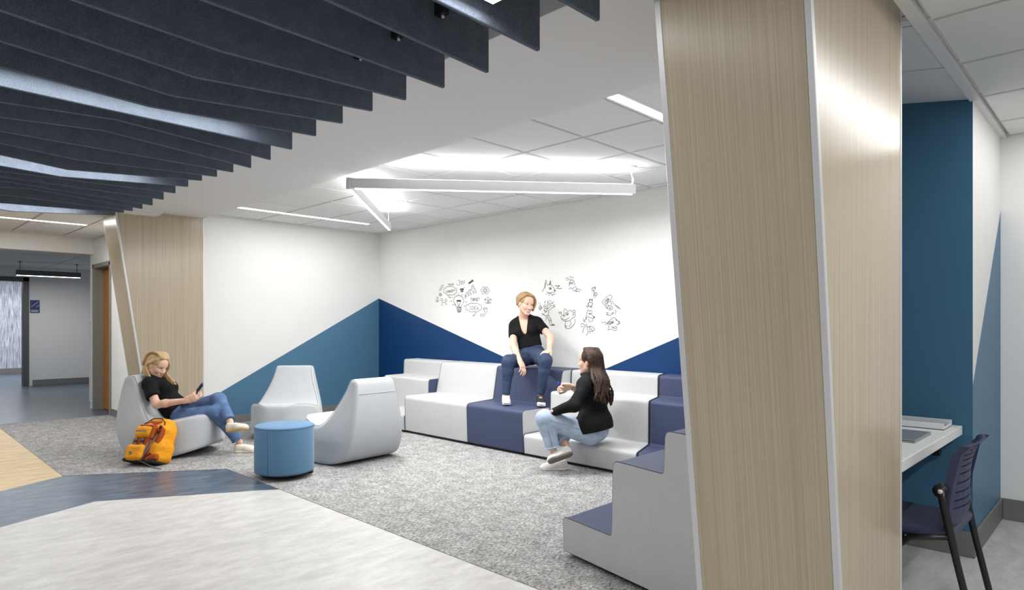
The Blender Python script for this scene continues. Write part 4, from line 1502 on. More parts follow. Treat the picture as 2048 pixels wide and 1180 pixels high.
def lock(V, pts, r0, r1, k=0.004):
    P = spline([tuple(p) for p in pts], 4, False)
    n = len(P)
    for i in range(n - 1):
        ta, tb = i / (n - 1), (i + 1) / (n - 1)
        ra = r0 * (1 - ta) + r1 * ta
        rb = r0 * (1 - tb) + r1 * tb
        V.cone(P[i], P[i + 1], ra, rb, k)


def arm_chain(V, sh, el, wr, grow=0.0, k=0.02, upto=1.0, r=(0.046, 0.038, 0.037, 0.0245)):
    V.cone(sh, el, r[0] + grow, r[1] + grow, k)
    if upto >= 1:
        m = lerp(el, wr, 0.3)
        V.cone(el, m, r[1] + grow, r[2] + 0.001 + grow, k)
        V.cone(m, wr, r[2] + grow, r[3] + grow, k)


def torso(V, J, grow=0.0, bust=True):
    up = (Vector(J['neck']) - Vector(J['pelvis'])).normalized()
    left = (Vector(J['shL']) - Vector(J['shR']))
    left = (left - up * left.dot(up)).normalized()
    fw = left.cross(up).normalized()
    hl = (Vector(J['hipL']) - Vector(J['hipR']))
    hl = (hl - up * hl.dot(up)).normalized()
    hf = hl.cross(up).normalized()
    Rt = np.array([[fw.x, left.x, up.x], [fw.y, left.y, up.y], [fw.z, left.z, up.z]])
    Rh = np.array([[hf.x, hl.x, up.x], [hf.y, hl.y, up.y], [hf.z, hl.z, up.z]])
    pel, nk = Vector(J['pelvis']), Vector(J['neck'])
    g = grow
    V.ell(pel + up * 0.02, np.array([0.112, 0.162, 0.12]) + g, Rh, 0.04)
    V.ell(lerp(pel, nk, 0.36) + fw * 0.005, np.array([0.098, 0.130, 0.13]) + g, Rt, 0.05)
    V.ell(lerp(pel, nk, 0.68), np.array([0.108, 0.146, 0.145]) + g, Rt, 0.05)
    V.cone(lerp(J['shR'], nk, 0.12), lerp(J['shL'], nk, 0.12), 0.052 + g, 0.052 + g, 0.05)
    for s_ in 'LR':
        V.cone(nk + up * 0.015, lerp(J['sh' + s_], nk, 0.25) + up * 0.01, 0.046 + g, 0.046 + g, 0.04)
    for sgn in (-1, 1):
        if bust:
            V.ell(lerp(pel, nk, 0.64) + fw * 0.070 + left * sgn * 0.068, np.array([0.062, 0.066, 0.066]) + g, Rt, 0.03)
    return up, left, fw


def neck_shape(V, J, grow=0.0):
    V.cone(Vector(J['neck']) - Vector((0, 0, 0.03)), Vector(J['skull']), 0.056 + grow, 0.049 + grow, 0.025)


def leg_chain(V, hip, kn, an, grow=0.0, r=(0.088, 0.060, 0.056, 0.038), k=0.03):
    m = lerp(kn, an, 0.32)
    V.cone(hip, kn, r[0] + grow, r[1] + grow, k)
    V.cone(kn, m, r[1] - 0.002 + grow, r[2] + grow, k)
    V.cone(m, an, r[2] + grow, r[3] + grow, k)


def scoop(V, nk, up, left, fw, depth, half):
    sl, G = V.sub(V.lo, V.lo + V.h * V.n)
    P = [G[0] - nk.x, G[1] - nk.y, G[2] - nk.z]
    l = P[0] * left.x + P[1] * left.y + P[2] * left.z
    u = P[0] * up.x + P[1] * up.y + P[2] * up.z
    f_ = P[0] * fw.x + P[1] * fw.y + P[2] * fw.z
    w = half * np.clip((u + depth) / depth, 0, 1.2) ** 0.42
    d = np.maximum(np.abs(l) - w, -f_ + 0.0)
    d = np.maximum(d, -(u + depth))
    V.cut(sl, d.astype(np.float32), 0.006)


H_SKIN, H_CLOTH, H_HAIR = 0.0042, 0.0065, 0.0050


def person_body(root, J, mat, hands, name='body', legs=True):
    """skin as one continuous surface: head, neck, trunk, arms with hands, legs"""
    lo, hi = bounds([Vector(J[k]) for k in ('head', 'pelvis', 'neck', 'shL', 'shR', 'elL', 'elR', 'wrL', 'wrR', 'hipL', 'hipR', 'kneeL', 'kneeR', 'ankL', 'ankR')], 0.21)
    V = Vox(lo, hi, H_SKIN)
    torso(V, J, -0.010)
    for s_ in 'LR':
        leg_chain(V, J['hip' + s_], J['knee' + s_], J['ank' + s_], -0.008)
    for s_ in 'LR':
        arm_chain(V, J['sh' + s_], J['el' + s_], J['wr' + s_], 0.0)
    neck_shape(V, J)
    head_shape(V, J['head'], J['Rhead'])
    for h in hands:
        hand_shape(V, **h)
    return V.build(name, mat, root, 1)


def jeans(root, J, mat, seam, cuff_t=0.9, flare=0.012, seed=1, r=(0.096, 0.066, 0.062, 0.046), cuffs=True):
    lo, hi = bounds([Vector(J[k]) for k in ('pelvis', 'hipL', 'hipR', 'kneeL', 'kneeR', 'ankL', 'ankR')], 0.24)
    V = Vox(lo, hi, H_CLOTH)
    up = (Vector(J['neck']) - Vector(J['pelvis'])).normalized()
    torso(V, J, -0.003, False)
    V.plane(Vector(J['pelvis']) + up * J.get('waist', 0.13), up, 0.006)
    for s_ in 'LR':
        hp, kn, an = J['hip' + s_], J['knee' + s_], lerp(J['knee' + s_], J['ank' + s_], cuff_t)
        m = lerp(kn, an, 0.32)
        V.cone(hp, kn, r[0], r[1], 0.028)
        V.cone(kn, m, r[1] - 0.002, r[2], 0.028)
        capped(V, m, an, r[2], r[3], 0.016)
    wrinkles(V, 0.0035, seed, 34)
    o = V.build('jeans', mat, root, 1)
    for s_ in ('LR' if cuffs else ''):
        e = lerp(J['knee' + s_], J['ank' + s_], cuff_t - 0.015)
        dd = (Vector(J['ank' + s_]) - Vector(J['knee' + s_])).normalized()
        a = dd.orthogonal().normalized()
        b = dd.cross(a)
        rr = r[3] + 0.002
        tube('cuff', [e + (a * math.cos(t) + b * math.sin(t)) * rr for t in np.linspace(0, 2 * math.pi, 25)[:-1]], 0.0065, mat, o, 8, True)
    return o


# ---------------------------------------------------------------- woman on top of the navy bench
def build_scoop():
    root = empty('person', (5.38, 4.95, 0.80))
    J = {}
    J['pelvis'] = at(1064, 713, 7.30)
    J['hipR'], J['hipL'] = at(1049, 717, 7.22), at(1080, 715, 7.18)
    J['kneeR'], J['kneeL'] = at(1017, 724, 6.88), at(1091, 721, 6.72)
    J['ankR'], J['ankL'] = at(1012, 789, 6.87), at(1081, 789, 6.76)
    J['neck'] = at(1049, 636, 7.38)
    J['shR'], J['shL'] = at(1027, 652, 7.40), at(1077, 646, 7.32)
    J['elR'], J['wrR'] = at(1027, 693, 7.20), at(1040, 722, 6.86)
    J['elL'], J['wrL'] = at(1101, 675, 7.18), at(1098, 703, 6.86)
    J['head'] = at(1052, 608.5, 7.27)
    hf = RGT * 0.42 - FWD * 0.85 - UPV * 0.22
    J['Rhead'] = frame(hf, UPV + RGT * 0.10)
    J['skull'] = J['head'] + Vector(J['Rhead'] @ np.array([-0.025, 0, -0.055]))
    J['waist'] = 0.135
    hands = [dict(wrist=J['wrR'], d=at(1047, 738, 6.80) - J['wrR'], n=RGT * -0.55 + FWD * 0.55 + UPV * -0.2, side=-1, curl=0.42),
             dict(wrist=J['wrL'], d=at(1077, 709, 6.66) - J['wrL'], n=-UPV + FWD * 0.15, side=-1, curl=0.22, thumb_curl=0.1)]
    person_body(root, J, M_SKIN1, hands)
    face_parts(root, J['head'], J['Rhead'], 1.0, False, True, M_HAIR_SHORT)
    # scoop-neck black tee
    lo, hi = bounds([J['pelvis'], J['neck'], J['shL'], J['shR'], J['elL'], J['elR']], 0.2)
    V = Vox(lo, hi, 0.0055)
    up, left, fw = torso(V, J, 0.006)
    for s_ in 'LR':
        capped(V, J['sh' + s_], lerp(J['sh' + s_], J['el' + s_], 0.52), 0.056, 0.058, 0.025)
    wrinkles(V, 0.003, 5, 40)
    V.plane(J['pelvis'] + up * 0.105, -up, 0.006)
    # neckline: a deep scoop cut through the front
    nk = J['neck']
    scoop(V, nk, up, left, fw, 0.20, 0.056)
    V.cone(nk + up * 0.02, nk + up * 0.12, 0.060, 0.068, 0.006, None, 1.0, True)
    V.build('black_scoop_neck_tee', M_BTEE, root, 1)
    jn = jeans(root, J, M_JEAND, M_STITCH_D, 1.0, 0.012, 3, (0.094, 0.072, 0.060, 0.040), False)
    tube('fly_seam', [J['pelvis'] + up * 0.10 + fw * 0.107, J['pelvis'] + up * 0.07 + fw * 0.113, J['pelvis'] + up * 0.03 + fw * 0.114], 0.0025, M_STITCH_D, jn, 6)
    for s_, px, py, dep in (('R', 1013, 812, 6.62), ('L', 1083, 814, 6.5)):
        a = J['ank' + s_]
        toe = at(px, py, dep)
        d = Vector((toe.x - a.x, toe.y - a.y, 0)).normalized()
        heel = Vector((a.x, a.y, 0.452)) - d * 0.05
        shoe(root, 'shoe', a, heel, d, UPV, (M_SHOEB if s_ == 'L' else M_CANVAS, M_SOLEW), 0.245, M_CANVAS, M_CANVAS)
    # short side-swept hair
    c, R = np.array(J['head']), J['Rhead']
    T = lambda x, y, z: Vector(c + R @ np.array([x, y, z]))
    lo, hi = bounds([J['head']], 0.19)
    V = Vox(lo, hi, 0.0042)
    V.ell(T(-0.018, 0, 0.046), np.array([0.103, 0.086, 0.086]), R, 0.0)
    V.ell(T(-0.05, 0, 0.0), np.array([0.068, 0.076, 0.078]), R, 0.03)
    V.ell(T(0.082, -0.012, -0.038), np.array([0.058, 0.078, 0.090]), R, 0.008, True)     # open face
    V.ell(T(0.098, -0.025, 0.018), np.array([0.045, 0.055, 0.050]), R, 0.010, True)
    V.ell(T(0.0, -0.088, -0.014), np.array([0.028, 0.03, 0.036]), R, 0.008, True)        # ear left free
    for k in range(16):                                                                   # long side sweeping over her left
        a = k / 15
        lock(V, [T(0.052 - 0.09 * a, -0.042, 0.116 + 0.004 * a), T(0.078 - 0.13 * a, 0.030, 0.112 + 0.008 * a), T(0.072 - 0.15 * a, 0.076, 0.058), T(0.058 - 0.14 * a, 0.088, 0.0), T(0.052 - 0.13 * a, 0.078, -0.060 + 0.01 * a)], 0.010, 0.005, 0.010)
    for k in range(12):
        a = k / 11
        lock(V, [T(0.045 - 0.10 * a, -0.045, 0.116), T(0.030 - 0.10 * a, -0.076, 0.080), T(0.005 - 0.09 * a, -0.086, 0.045), T(-0.03 - 0.07 * a, -0.080 + 0.02 * a, 0.000 - 0.04 * a)], 0.009, 0.004, 0.010)
    V.build('short_swept_hair', M_HAIR_SHORT, root, 1)
    tag(root, 'smiling person with short swept hair in scoop-neck black tee sitting high on the navy bench', 'person')


build_scoop()


# ---------------------------------------------------------------- woman reading her phone in the lounge chair
def build_reader():
    root = empty('person', (C1.x, C1.y, 0.42))
    D = 6.50
    J = {}
    J['pelvis'] = at(352, 828, D + 0.02)
    J['hipR'], J['hipL'] = at(360, 836, D - 0.10), at(360, 828, D + 0.09)
    J['kneeR'], J['ankR'] = at(431, 824, D - 0.12), at(479, 884, D - 0.02)
    J['kneeL'], J['ankL'] = at(437, 799, D - 0.02), at(461, 845, D - 0.20)
    J['neck'] = at(306, 759, D + 0.02)
    J['shR'], J['shL'] = at(298, 771, D - 0.16), at(326, 768, D + 0.17)
    J['elR'], J['wrR'] = at(313, 809, D - 0.25), at(373, 801, D - 0.27)
    J['elL'], J['wrL'] = at(352, 806, D + 0.16), at(384, 799, D - 0.08)
    J['head'] = at(314, 732, D)
    hf = RGT * 0.90 - FWD * 0.30 - UPV * 0.42
    J['Rhead'] = frame(hf, UPV + RGT * 0.3)
    J['skull'] = J['head'] + Vector(J['Rhead'] @ np.array([-0.03, 0, -0.05]))
    J['waist'] = 0.12
    ph = at(396.5, 779.5, D - 0.22)
    hands = [dict(wrist=J['wrR'], d=at(390, 793, D - 0.25) - J['wrR'], n=FWD * 0.8 + UPV * 0.5 - RGT * 0.1, side=1, curl=0.55, thumb_curl=0.5),
             dict(wrist=J['wrL'], d=at(397, 794, D - 0.20) - J['wrL'], n=-FWD * 0.7 + UPV * 0.6, side=-1, curl=0.55, thumb_curl=0.5)]
    person_body(root, J, M_SKIN2, hands)
    face_parts(root, J['head'], J['Rhead'], 1.0, True, False, M_HAIR_SHORT)
    lo, hi = bounds([J['pelvis'], J['neck'], J['shL'], J['shR'], J['elL'], J['elR']], 0.2)
    V = Vox(lo, hi, 0.0055)
    up, left, fw = torso(V, J, 0.012)
    for s_ in 'LR':
        capped(V, J['sh' + s_], lerp(J['sh' + s_], J['el' + s_], 0.62), 0.060, 0.068, 0.03)
    V.ell(J['pelvis'] + up * 0.07 + fw * 0.03, (0.125, 0.165, 0.12), None, 0.04)
    wrinkles(V, 0.005, 8, 32)
    V.plane(J['pelvis'] - up * 0.015, -up + fw * 0.55, 0.006)
    V.cone(J['neck'] + up * 0.0 + fw * 0.025, J['neck'] + up * 0.12, 0.060, 0.075, 0.006, None, 1.0, True)
    V.build('black_tee', M_BTEE, root, 1)
    jn = jeans(root, J, M_JEANM, M_STITCH_M, 0.92, 0.012, 12, (0.090, 0.070, 0.062, 0.052))
    n_ = -FWD
    tube('side_seam', [J['hipR'] + n_ * 0.088 - UPV * 0.0, lerp(J['hipR'], J['kneeR'], 0.5) + n_ * 0.0815, J['kneeR'] + n_ * 0.068], 0.0022, M_STITCH_M, jn, 6)
    aR = J['ankR']
    d = (RGT * 1.0 + FWD * 0.10).normalized()
    heel = Vector((aR.x, aR.y, 0.003)) - d * 0.055
    shoe(root, 'shoe', aR, heel, d, UPV, (M_CREAM, M_CREAM), 0.245, M_CANVAS)
    aL = J['ankL']
    d = (RGT * 0.93 + UPV * 0.16 - FWD * 0.22).normalized()
    upv = (UPV * 0.95 + FWD * 0.30 - RGT * 0.1).normalized()
    heel = aL - upv * 0.092 - d * 0.045
    shoe(root, 'shoe', aL, heel, d, upv, (M_CREAM, M_GUM), 0.245, M_CANVAS)
    # long straight blonde hair
    c, R = np.array(J['head']), J['Rhead']
    T = lambda x, y, z: Vector(c + R @ np.array([x, y, z]))
    lo, hi = bounds([J['head'], J['head'] - UPV * 0.22], 0.22)
    V = Vox(lo, hi, 0.0044)
    V.ell(T(-0.018, 0, 0.044), np.array([0.104, 0.086, 0.089]), R, 0.0)
    V.ell(T(-0.05, 0, -0.02), np.array([0.066, 0.078, 0.090]), R, 0.03)
    V.ell(T(0.085, 0, -0.050), np.array([0.056, 0.078, 0.098]), R, 0.008, True)
    V.ell(T(0.045, -0.080, -0.020), np.array([0.050, 0.03, 0.055]), R, 0.008, True)
    V.ell(T(0.0, -0.09, -0.006), np.array([0.020, 0.025, 0.026]), R, 0.006, True)
    rng = random.Random(4)
    for k in range(26):                                   # near side and back, falling behind the shoulder
        a = k / 25
        st = T(0.055 - 0.13 * a, -0.030 + 0.02 * a, 0.122 - 0.010 * a)
        m1 = T(0.012 - 0.10 * a, -0.086 + 0.05 * a, 0.055)
        m2 = T(-0.038 - 0.07 * a, -0.090 + 0.06 * a, -0.02)
        e = at(281 + 22 * (1 - a) + 7 * rng.random(), 760 + 5 * rng.random() - 5 * a, D - 0.12 + 0.20 * a)
        lock(V, [st, m1, m2, lerp(m2, e, 0.55) - RGT * 0.012, e], 0.0105, 0.0055, 0.009)
    for k in range(16):                                   # far side, brought forward over the shoulder
        a = k / 15
        st = T(0.060 - 0.06 * a, 0.02, 0.112)
        m1 = T(0.080 - 0.06 * a, 0.070, 0.045)
        m2 = T(0.070 - 0.05 * a, 0.084, -0.045)
        e = at(350 - 20 * a + 4 * rng.random(), 769 - 2 * a, D - 0.03 + 0.06 * a)
        lock(V, [st, m1, m2, lerp(m2, e, 0.5), e], 0.0095, 0.005, 0.008)
    for k in range(10):
        y = -0.06 + 0.0135 * k
        lock(V, [T(0.062, y * 0.7, 0.108), T(-0.01, y, 0.137), T(-0.085, y, 0.108), T(-0.122, y, 0.03), T(-0.115, y, -0.04)], 0.008, 0.009, 0.010)
    V.build('long_blonde_hair', M_HAIR_BLOND, root, 1)
    tag(root, 'person with long blonde hair reclining in lounge chair, reading from a phone', 'person')
    # phone
    pr = empty('smartphone', ph)
    u = (at(403, 771, D - 0.22) - at(389, 789, D - 0.22)).normalized()
    nn = (RGT * -0.72 + UPV * 0.35 - FWD * 0.55)
    nn = (nn - u * nn.dot(u)).normalized()
    ww = u.cross(nn)
    for nm, hw, hh, t0, t1, mt in (('phone_case', 0.037, 0.074, -0.0045, 0.003, flat('phone_case', (46, 62, 92), 0.4)), ('phone_screen', 0.034, 0.070, 0.003, 0.0042, flat('phone_glass', (20, 24, 32), 0.1, 0.6))):
        q = [ph + ww * (sx * hw) + u * (sy * hh) for sx, sy in ((-1, -1), (1, -1), (1, 1), (-1, 1))]
        bev(solid(nm, [p + nn * t0 for p in q], [p + nn * t1 for p in q], mt, pr), 0.002, 2)
    tag(pr, 'dark blue smartphone held by the blonde reader', 'phone')


build_reader()


# ---------------------------------------------------------------- woman with long brown hair, seen from behind
def build_brown():
    root = empty('person', (4.80, 3.62, 0.215))
    D = 5.78
    J = {}
    J['pelvis'] = at(1193, 862, D)
    J['hipL'], J['hipR'] = at(1180, 868, D - 0.11), at(1190, 862, D + 0.08)
    J['kneeL'], J['ankL'] = at(1090, 838, D - 0.16), at(1108, 906, D - 0.20)
    J['kneeR'], J['ankR'] = at(1098, 842, D + 0.03), at(1133, 890, D - 0.14)
    J['neck'] = at(1181, 757, D + 0.03)
    J['shL'], J['shR'] = at(1169, 774, D - 0.13), at(1199, 772, D + 0.14)
    J['elL'], J['wrL'] = at(1148, 811, D - 0.26), at(1106, 825, D - 0.17)
    J['elR'], J['wrR'] = at(1178, 798, D + 0.30), at(1142, 773, D + 0.20)
    J['head'] = at(1180, 724, D + 0.03)
    hf = -RGT * 0.82 + FWD * 0.52 + UPV * 0.02
    J['Rhead'] = frame(hf, UPV - RGT * 0.03)
    J['skull'] = J['head'] + Vector(J['Rhead'] @ np.array([-0.03, 0, -0.055]))
    J['waist'] = 0.10
    hands = [dict(wrist=J['wrR'], d=-RGT * 0.95 + FWD * 0.05 + UPV * 0.05, n=-UPV * 0.35 + FWD * 0.2 - RGT * 0.05 - FWD * 0.6, side=1, curl=0.85, thumb_curl=0.7),
             dict(wrist=J['wrL'], d=RGT * 0.15 - UPV * 0.45 + FWD * 0.85, n=-UPV - FWD * 0.3, side=1, curl=0.7)]
    person_body(root, J, M_SKIN2, hands)
    face_parts(root, J['head'], J['Rhead'], 1.0, False, False, M_HAIR_BROWN)
    lo, hi = bounds([J['pelvis'], J['neck'], J['shL'], J['shR'], J['elL'], J['elR'], J['wrL'], J['wrR']], 0.2)
    V = Vox(lo, hi, 0.006)
    up, left, fw = torso(V, J, 0.022)
    V.ell(J['pelvis'] + up * 0.08, np.array([0.15, 0.185, 0.13]), frame(fw, up), 0.05)
    V.ell(J['pelvis'] + up * 0.055 - RGT * 0.080 - FWD * 0.115, np.array([0.135, 0.135, 0.13]), None, 0.06)
    for a, b, c_ in ((J['shL'], J['elL'], J['wrL']), (J['shR'], J['elR'], lerp(J['elR'], J['wrR'], 0.62))):
        V.cone(a, b, 0.060, 0.054, 0.03)
        capped(V, b, c_, 0.052, 0.034, 0.02)
    wrinkles(V, 0.0055, 21, 30)
    V.plane(J['pelvis'] + up * 0.005, -up - fw * 0.10, 0.008)
    V.cone(J['neck'] + up * 0.02 + fw * 0.01, J['neck'] + up * 0.14, 0.060, 0.075, 0.006, None, 1.0, True)
    jk = V.build('black_jacket', M_BJACKET, root, 1)
    # collar
    cpts = [J['neck'] + up * 0.035 + (fw * math.cos(t) + left * math.sin(t)) * 0.078 + up * 0.012 * math.cos(t) for t in np.linspace(0.5, 2 * math.pi - 0.5, 18)]
    tube('collar', cpts, 0.012, M_BJACKET, jk, 8)
    jn = jeans(root, J, M_JEANL, M_STITCH_L, 0.86, 0.016, 31, (0.098, 0.078, 0.070, 0.060))
    n_ = -FWD
    tube('side_seam', [J['hipL'] + n_ * 0.096 + UPV * 0.02, lerp(J['hipL'], J['kneeL'], 0.5) + n_ * 0.086 + UPV * 0.02, J['kneeL'] + n_ * 0.078 + UPV * 0.01,
                       lerp(J['kneeL'], J['ankL'], 0.3) + n_ * 0.070, lerp(J['kneeL'], J['ankL'], 0.8) + n_ * 0.064], 0.0017, M_STITCH_L, jn, 6)
    aL = J['ankL']
    toe, hl = at(1078, 940, 5.71), at(1135, 937, 5.71)
    d = Vector((toe.x - hl.x, toe.y - hl.y, 0)).normalized()
    shoe(root, 'shoe', aL, Vector((hl.x, hl.y, 0.003)), d, UPV, (M_CANVAS, M_SOLEW), 0.245, M_CANVAS, M_CANVAS)
    aR = J['ankR']
    d = (-RGT * 0.93 - UPV * 0.26 - FWD * 0.25).normalized()
    upv = (UPV * 0.70 + FWD * 0.62 - RGT * 0.1).normalized()
    heel = at(1147, 909, D - 0.21)
    shoe(root, 'shoe', aR, heel, d, upv, (M_CANVAS, M_SOLED), 0.24, M_CANVAS, M_CANVAS)
    tube('hair_tie', [J['wrR'] - (J['wrR'] - J['elR']).normalized() * 0.012 + (UPV * math.cos(t) + FWD * math.sin(t)) * 0.028 for t in np.linspace(0, 2 * math.pi, 17)[:-1]], 0.003, M_BLACK, root, 6, True)
    # long wavy brown hair
    c, R = np.array(J['head']), J['Rhead']
    T = lambda x, y, z: Vector(c + R @ np.array([x, y, z]))
    lo, hi = bounds([J['head'], J['head'] - UPV * 0.42 + RGT * 0.12], 0.20)
    V = Vox(lo, hi, 0.0048)
    V.ell(T(-0.020, 0, 0.044), np.array([0.105, 0.089, 0.090]), R, 0.0)
    V.ell(T(-0.055, 0, -0.03), np.array([0.070, 0.082, 0.088]), R, 0.03)
    V.ell(T(0.090, 0, -0.030), np.array([0.052, 0.082, 0.098]), R, 0.010, True)
    V.ell(T(0.004, 0.092, -0.018), np.array([0.022, 0.026, 0.030]), R, 0.006, True)
    rng = random.Random(11)
    for k in range(46):
        a = (k % 23) / 22
        b = k / 45
        side = 1 if k % 3 else -1
        st = T(0.035 - 0.10 * a, side * (0.045 - 0.02 * a), 0.118)
        m1 = T(-0.030 - 0.070 * a, side * (0.088 - 0.06 * a), 0.040)
        m2 = T(-0.050 - 0.070 * a, side * (0.090 - 0.06 * a), -0.05)
        ex = 1188 + 36 * b + 3 * rng.uniform(-1, 1)
        ey = 788 + 16 * rng.random() + 10 * b
        e = at(ex, ey, D - 0.205 + 0.12 * b + 0.05 * rng.uniform(-1, 1))
        q1, q2 = lerp(m2, e, 0.34), lerp(m2, e, 0.68)
        ph = rng.uniform(0, 6.28)
        w1 = (RGT * math.cos(ph) - FWD * 0.5 * math.sin(ph)) * 0.016
        lock(V, [st, m1, m2, q1 + w1 + RGT * 0.010 - FWD * 0.035, q2 - w1 + RGT * 0.012 - FWD * 0.030, e - FWD * 0.006], 0.0125, 0.0045, 0.011)
    V.build('long_wavy_brown_hair', M_HAIR_BROWN, root, 2)
    tag(root, 'person with long wavy brown hair in black jacket sitting low, seen from behind', 'person')
    # pen in her hand
    pc = at(1121, 772, D + 0.16)
    pen = empty('marker_pen', pc)
    a, b = at(1116, 764.5, D + 0.15), at(1128, 783, D + 0.17)
    tube('pen_barrel', [lerp(a, b, 0.28), b], 0.0065, M_CANVAS, pen, 10)
    tube('pen_cap', [a, lerp(a, b, 0.32)], 0.0085, flat('blue_cap', (30, 70, 200), 0.35), pen, 10)
    tag(pen, 'white marker pen with blue cap in the hand of the long-haired person', 'pen')


build_brown()

# ------------------------------------------------------------------ backpack leaning on the reader's chair
def build_backpack():
    B = at(296, 925, 5.93)
    B.z = 0.008
    top = at(321, 843, 6.08)
    u = (top - B).normalized()
    n = -FWD * 0.93 - RGT * 0.28 + UPV * 0.1
    n = (n - u * n.dot(u)).normalized()
    a_ = u.cross(n)                                   # to the viewer's right
    a_ = a_ if a_.dot(RGT) > 0 else -a_
    R = np.array([[a_.x, u.x, n.x], [a_.y, u.y, n.y], [a_.z, u.z, n.z]])
    P = lambda a, b, c: B + a_ * a + u * b + n * c
    root = empty('backpack', B)
    M_OR = cloth('orange_nylon', (236, 158, 34), 0.08, 24, 0.4, 0.55)
    M_RUST = cloth('rust_red_nylon', (168, 78, 36), 0.12, 24, 0.3, 0.55)
    M_STRAP = flat('grey_webbing', (118, 116, 118), 0.8)
    M_DARK = flat('dark_webbing', (38, 36, 38), 0.8)
    lo, hi = bounds([P(-0.22, -0.02, -0.16), P(0.24, 0.46, 0.2), P(-0.22, 0.46, -0.1), P(0.24, -0.02, 0.2), P(-0.22, -0.02, 0.2), P(0.22, 0.46, -0.12)], 0.05)

    def blob(name, mat, items, parent=root, wr=0.0, seed=1, h=0.005):
        V = Vox(lo, hi, h)
        for it in items:
            V.rbox(P(*it[0]), it[1], R, it[2], it[3] if len(it) > 3 else 0.02)
        if wr:
            wrinkles(V, wr, seed, 45)
        V.plane((0, 0, 0.006), (0, 0, -1), 0.004)
        return V.build(name, mat, parent, 1)
    main = blob('main_compartment', M_OR, [((0.0, 0.10, 0.0), (0.185, 0.10, 0.105), 0.06), ((0.005, 0.22, -0.005), (0.165, 0.14, 0.095), 0.07, 0.04), ((0.01, 0.34, -0.02), (0.135, 0.085, 0.075), 0.07, 0.04)], root, 0.004, 3)
    tube('zip', [P(-0.125, 0.27, 0.072), P(-0.11, 0.36, 0.060), P(-0.05, 0.413, 0.040), P(0.04, 0.418, 0.036), P(0.11, 0.375, 0.050), P(0.135, 0.29, 0.072)], 0.005, M_DARK, main, 6)
    blob('top_panel', M_RUST, [((0.0, 0.355, 0.040), (0.095, 0.035, 0.026), 0.022)], root, 0.002, 5)
    up_ = blob('upper_pocket', M_OR, [((-0.025, 0.27, 0.100), (0.098, 0.058, 0.048), 0.04)], root, 0.003, 6)
    blob('upper_pocket_flap', M_RUST, [((-0.01, 0.325, 0.095), (0.078, 0.014, 0.040), 0.013)], up_, 0.002, 7)
    blob('upper_pocket_side', M_RUST, [((0.075, 0.262, 0.090), (0.016, 0.058, 0.046), 0.014)], up_, 0.002, 8)
    blob('middle_panel', M_RUST, [((-0.03, 0.165, 0.100), (0.105, 0.055, 0.022), 0.018), ((0.06, 0.10, 0.095), (0.03, 0.09, 0.02), 0.016)], root, 0.002, 9)
    lowp = blob('lower_pocket', M_OR, [((-0.045, 0.075, 0.125), (0.092, 0.072, 0.048), 0.036)], root, 0.004, 10)
    blob('side_panel', M_RUST, [((0.125, 0.215, 0.070), (0.030, 0.11, 0.030), 0.022), ((0.125, 0.05, 0.085), (0.05, 0.03, 0.025), 0.02)], root, 0.002, 11)
    blob('base_panel', M_DARK, [((0.0, 0.006, 0.02), (0.165, 0.014, 0.10), 0.012)])
    for x in (-0.085, -0.012):
        q = [P(x - 0.012, 0.212, 0.124), P(x + 0.012, 0.212, 0.124), P(x + 0.016, 0.150, 0.128), P(x - 0.010, 0.150, 0.128)]
        solid('strap', q, [p + n * 0.005 for p in q], M_STRAP, root)
        q = [P(x - 0.014, 0.186, 0.129), P(x + 0.016, 0.186, 0.129), P(x + 0.016, 0.172, 0.130), P(x - 0.014, 0.172, 0.130)]
        solid('buckle', q, [p + n * 0.006 for p in q], M_DARK, root)
    tube('compression_strap', [P(0.05, 0.22, 0.115), P(0.052, 0.12, 0.128), P(0.040, 0.045, 0.130), P(0.02, 0.025, 0.135)], 0.006, M_STRAP, root, 6)
    tube('compression_strap', [P(0.115, 0.30, 0.085), P(0.10, 0.20, 0.110), P(0.07, 0.10, 0.125), P(0.045, 0.02, 0.13)], 0.006, M_STRAP, root, 6)
    tube('side_strap', [P(0.055, 0.03, 0.12), P(0.10, 0.075, 0.11), P(0.165, 0.04, 0.075)], 0.005, M_DARK, root, 6)
    tube('shoulder_strap', [P(-0.125, 0.25, 0.06), P(-0.165, 0.19, 0.05), P(-0.185, 0.09, 0.05), P(-0.19, 0.03, 0.04)], 0.016, M_STRAP, root, 8)
    tube('waist_strap', [P(-0.17, 0.05, 0.06), P(-0.215, 0.035, 0.06), P(-0.235, 0.015, 0.065), P(-0.20, 0.004, 0.075), P(-0.165, 0.02, 0.07)], 0.009, M_DARK, root, 8)
    tube('loose_strap', [P(0.005, 0.01, 0.125)] + [Vector((p.x, p.y, 0.012)) for p in (at(303, 934, 5.80), at(312, 939, 5.74), at(322, 943, 5.70))], 0.005, M_STRAP, root, 6)
    for z in (0.26, 0.305):
        tube('side_clip', [P(0.118, z, 0.10), P(0.128, z + 0.03, 0.097)], 0.012, M_DARK, root, 8)
    tube('side_clip', [P(-0.14, 0.29, 0.05), P(-0.155, 0.30, 0.05)], 0.012, M_DARK, root, 8)
    c = P(-0.055, 0.062, 0.1745)
    ring = [c + (a_ * math.cos(t) + u * math.sin(t)) * 0.012 for t in np.linspace(0, 2 * math.pi, 17)[:-1]]
    tube('round_emblem', ring, 0.004, M_STRAP, lowp, 6, True)
    for k in range(9):                                 # faded maker's lettering, too small to read
        x = -0.095 + 0.0135 * k
        p0 = P(x, 0.262, 0.1485)
        q = [p0, p0 + a_ * 0.009, p0 + a_ * 0.009 + u * 0.016, p0 + u * 0.016]
        solid('lettering', q, [p + n * 0.0015 for p in q], M_STRAP, up_)
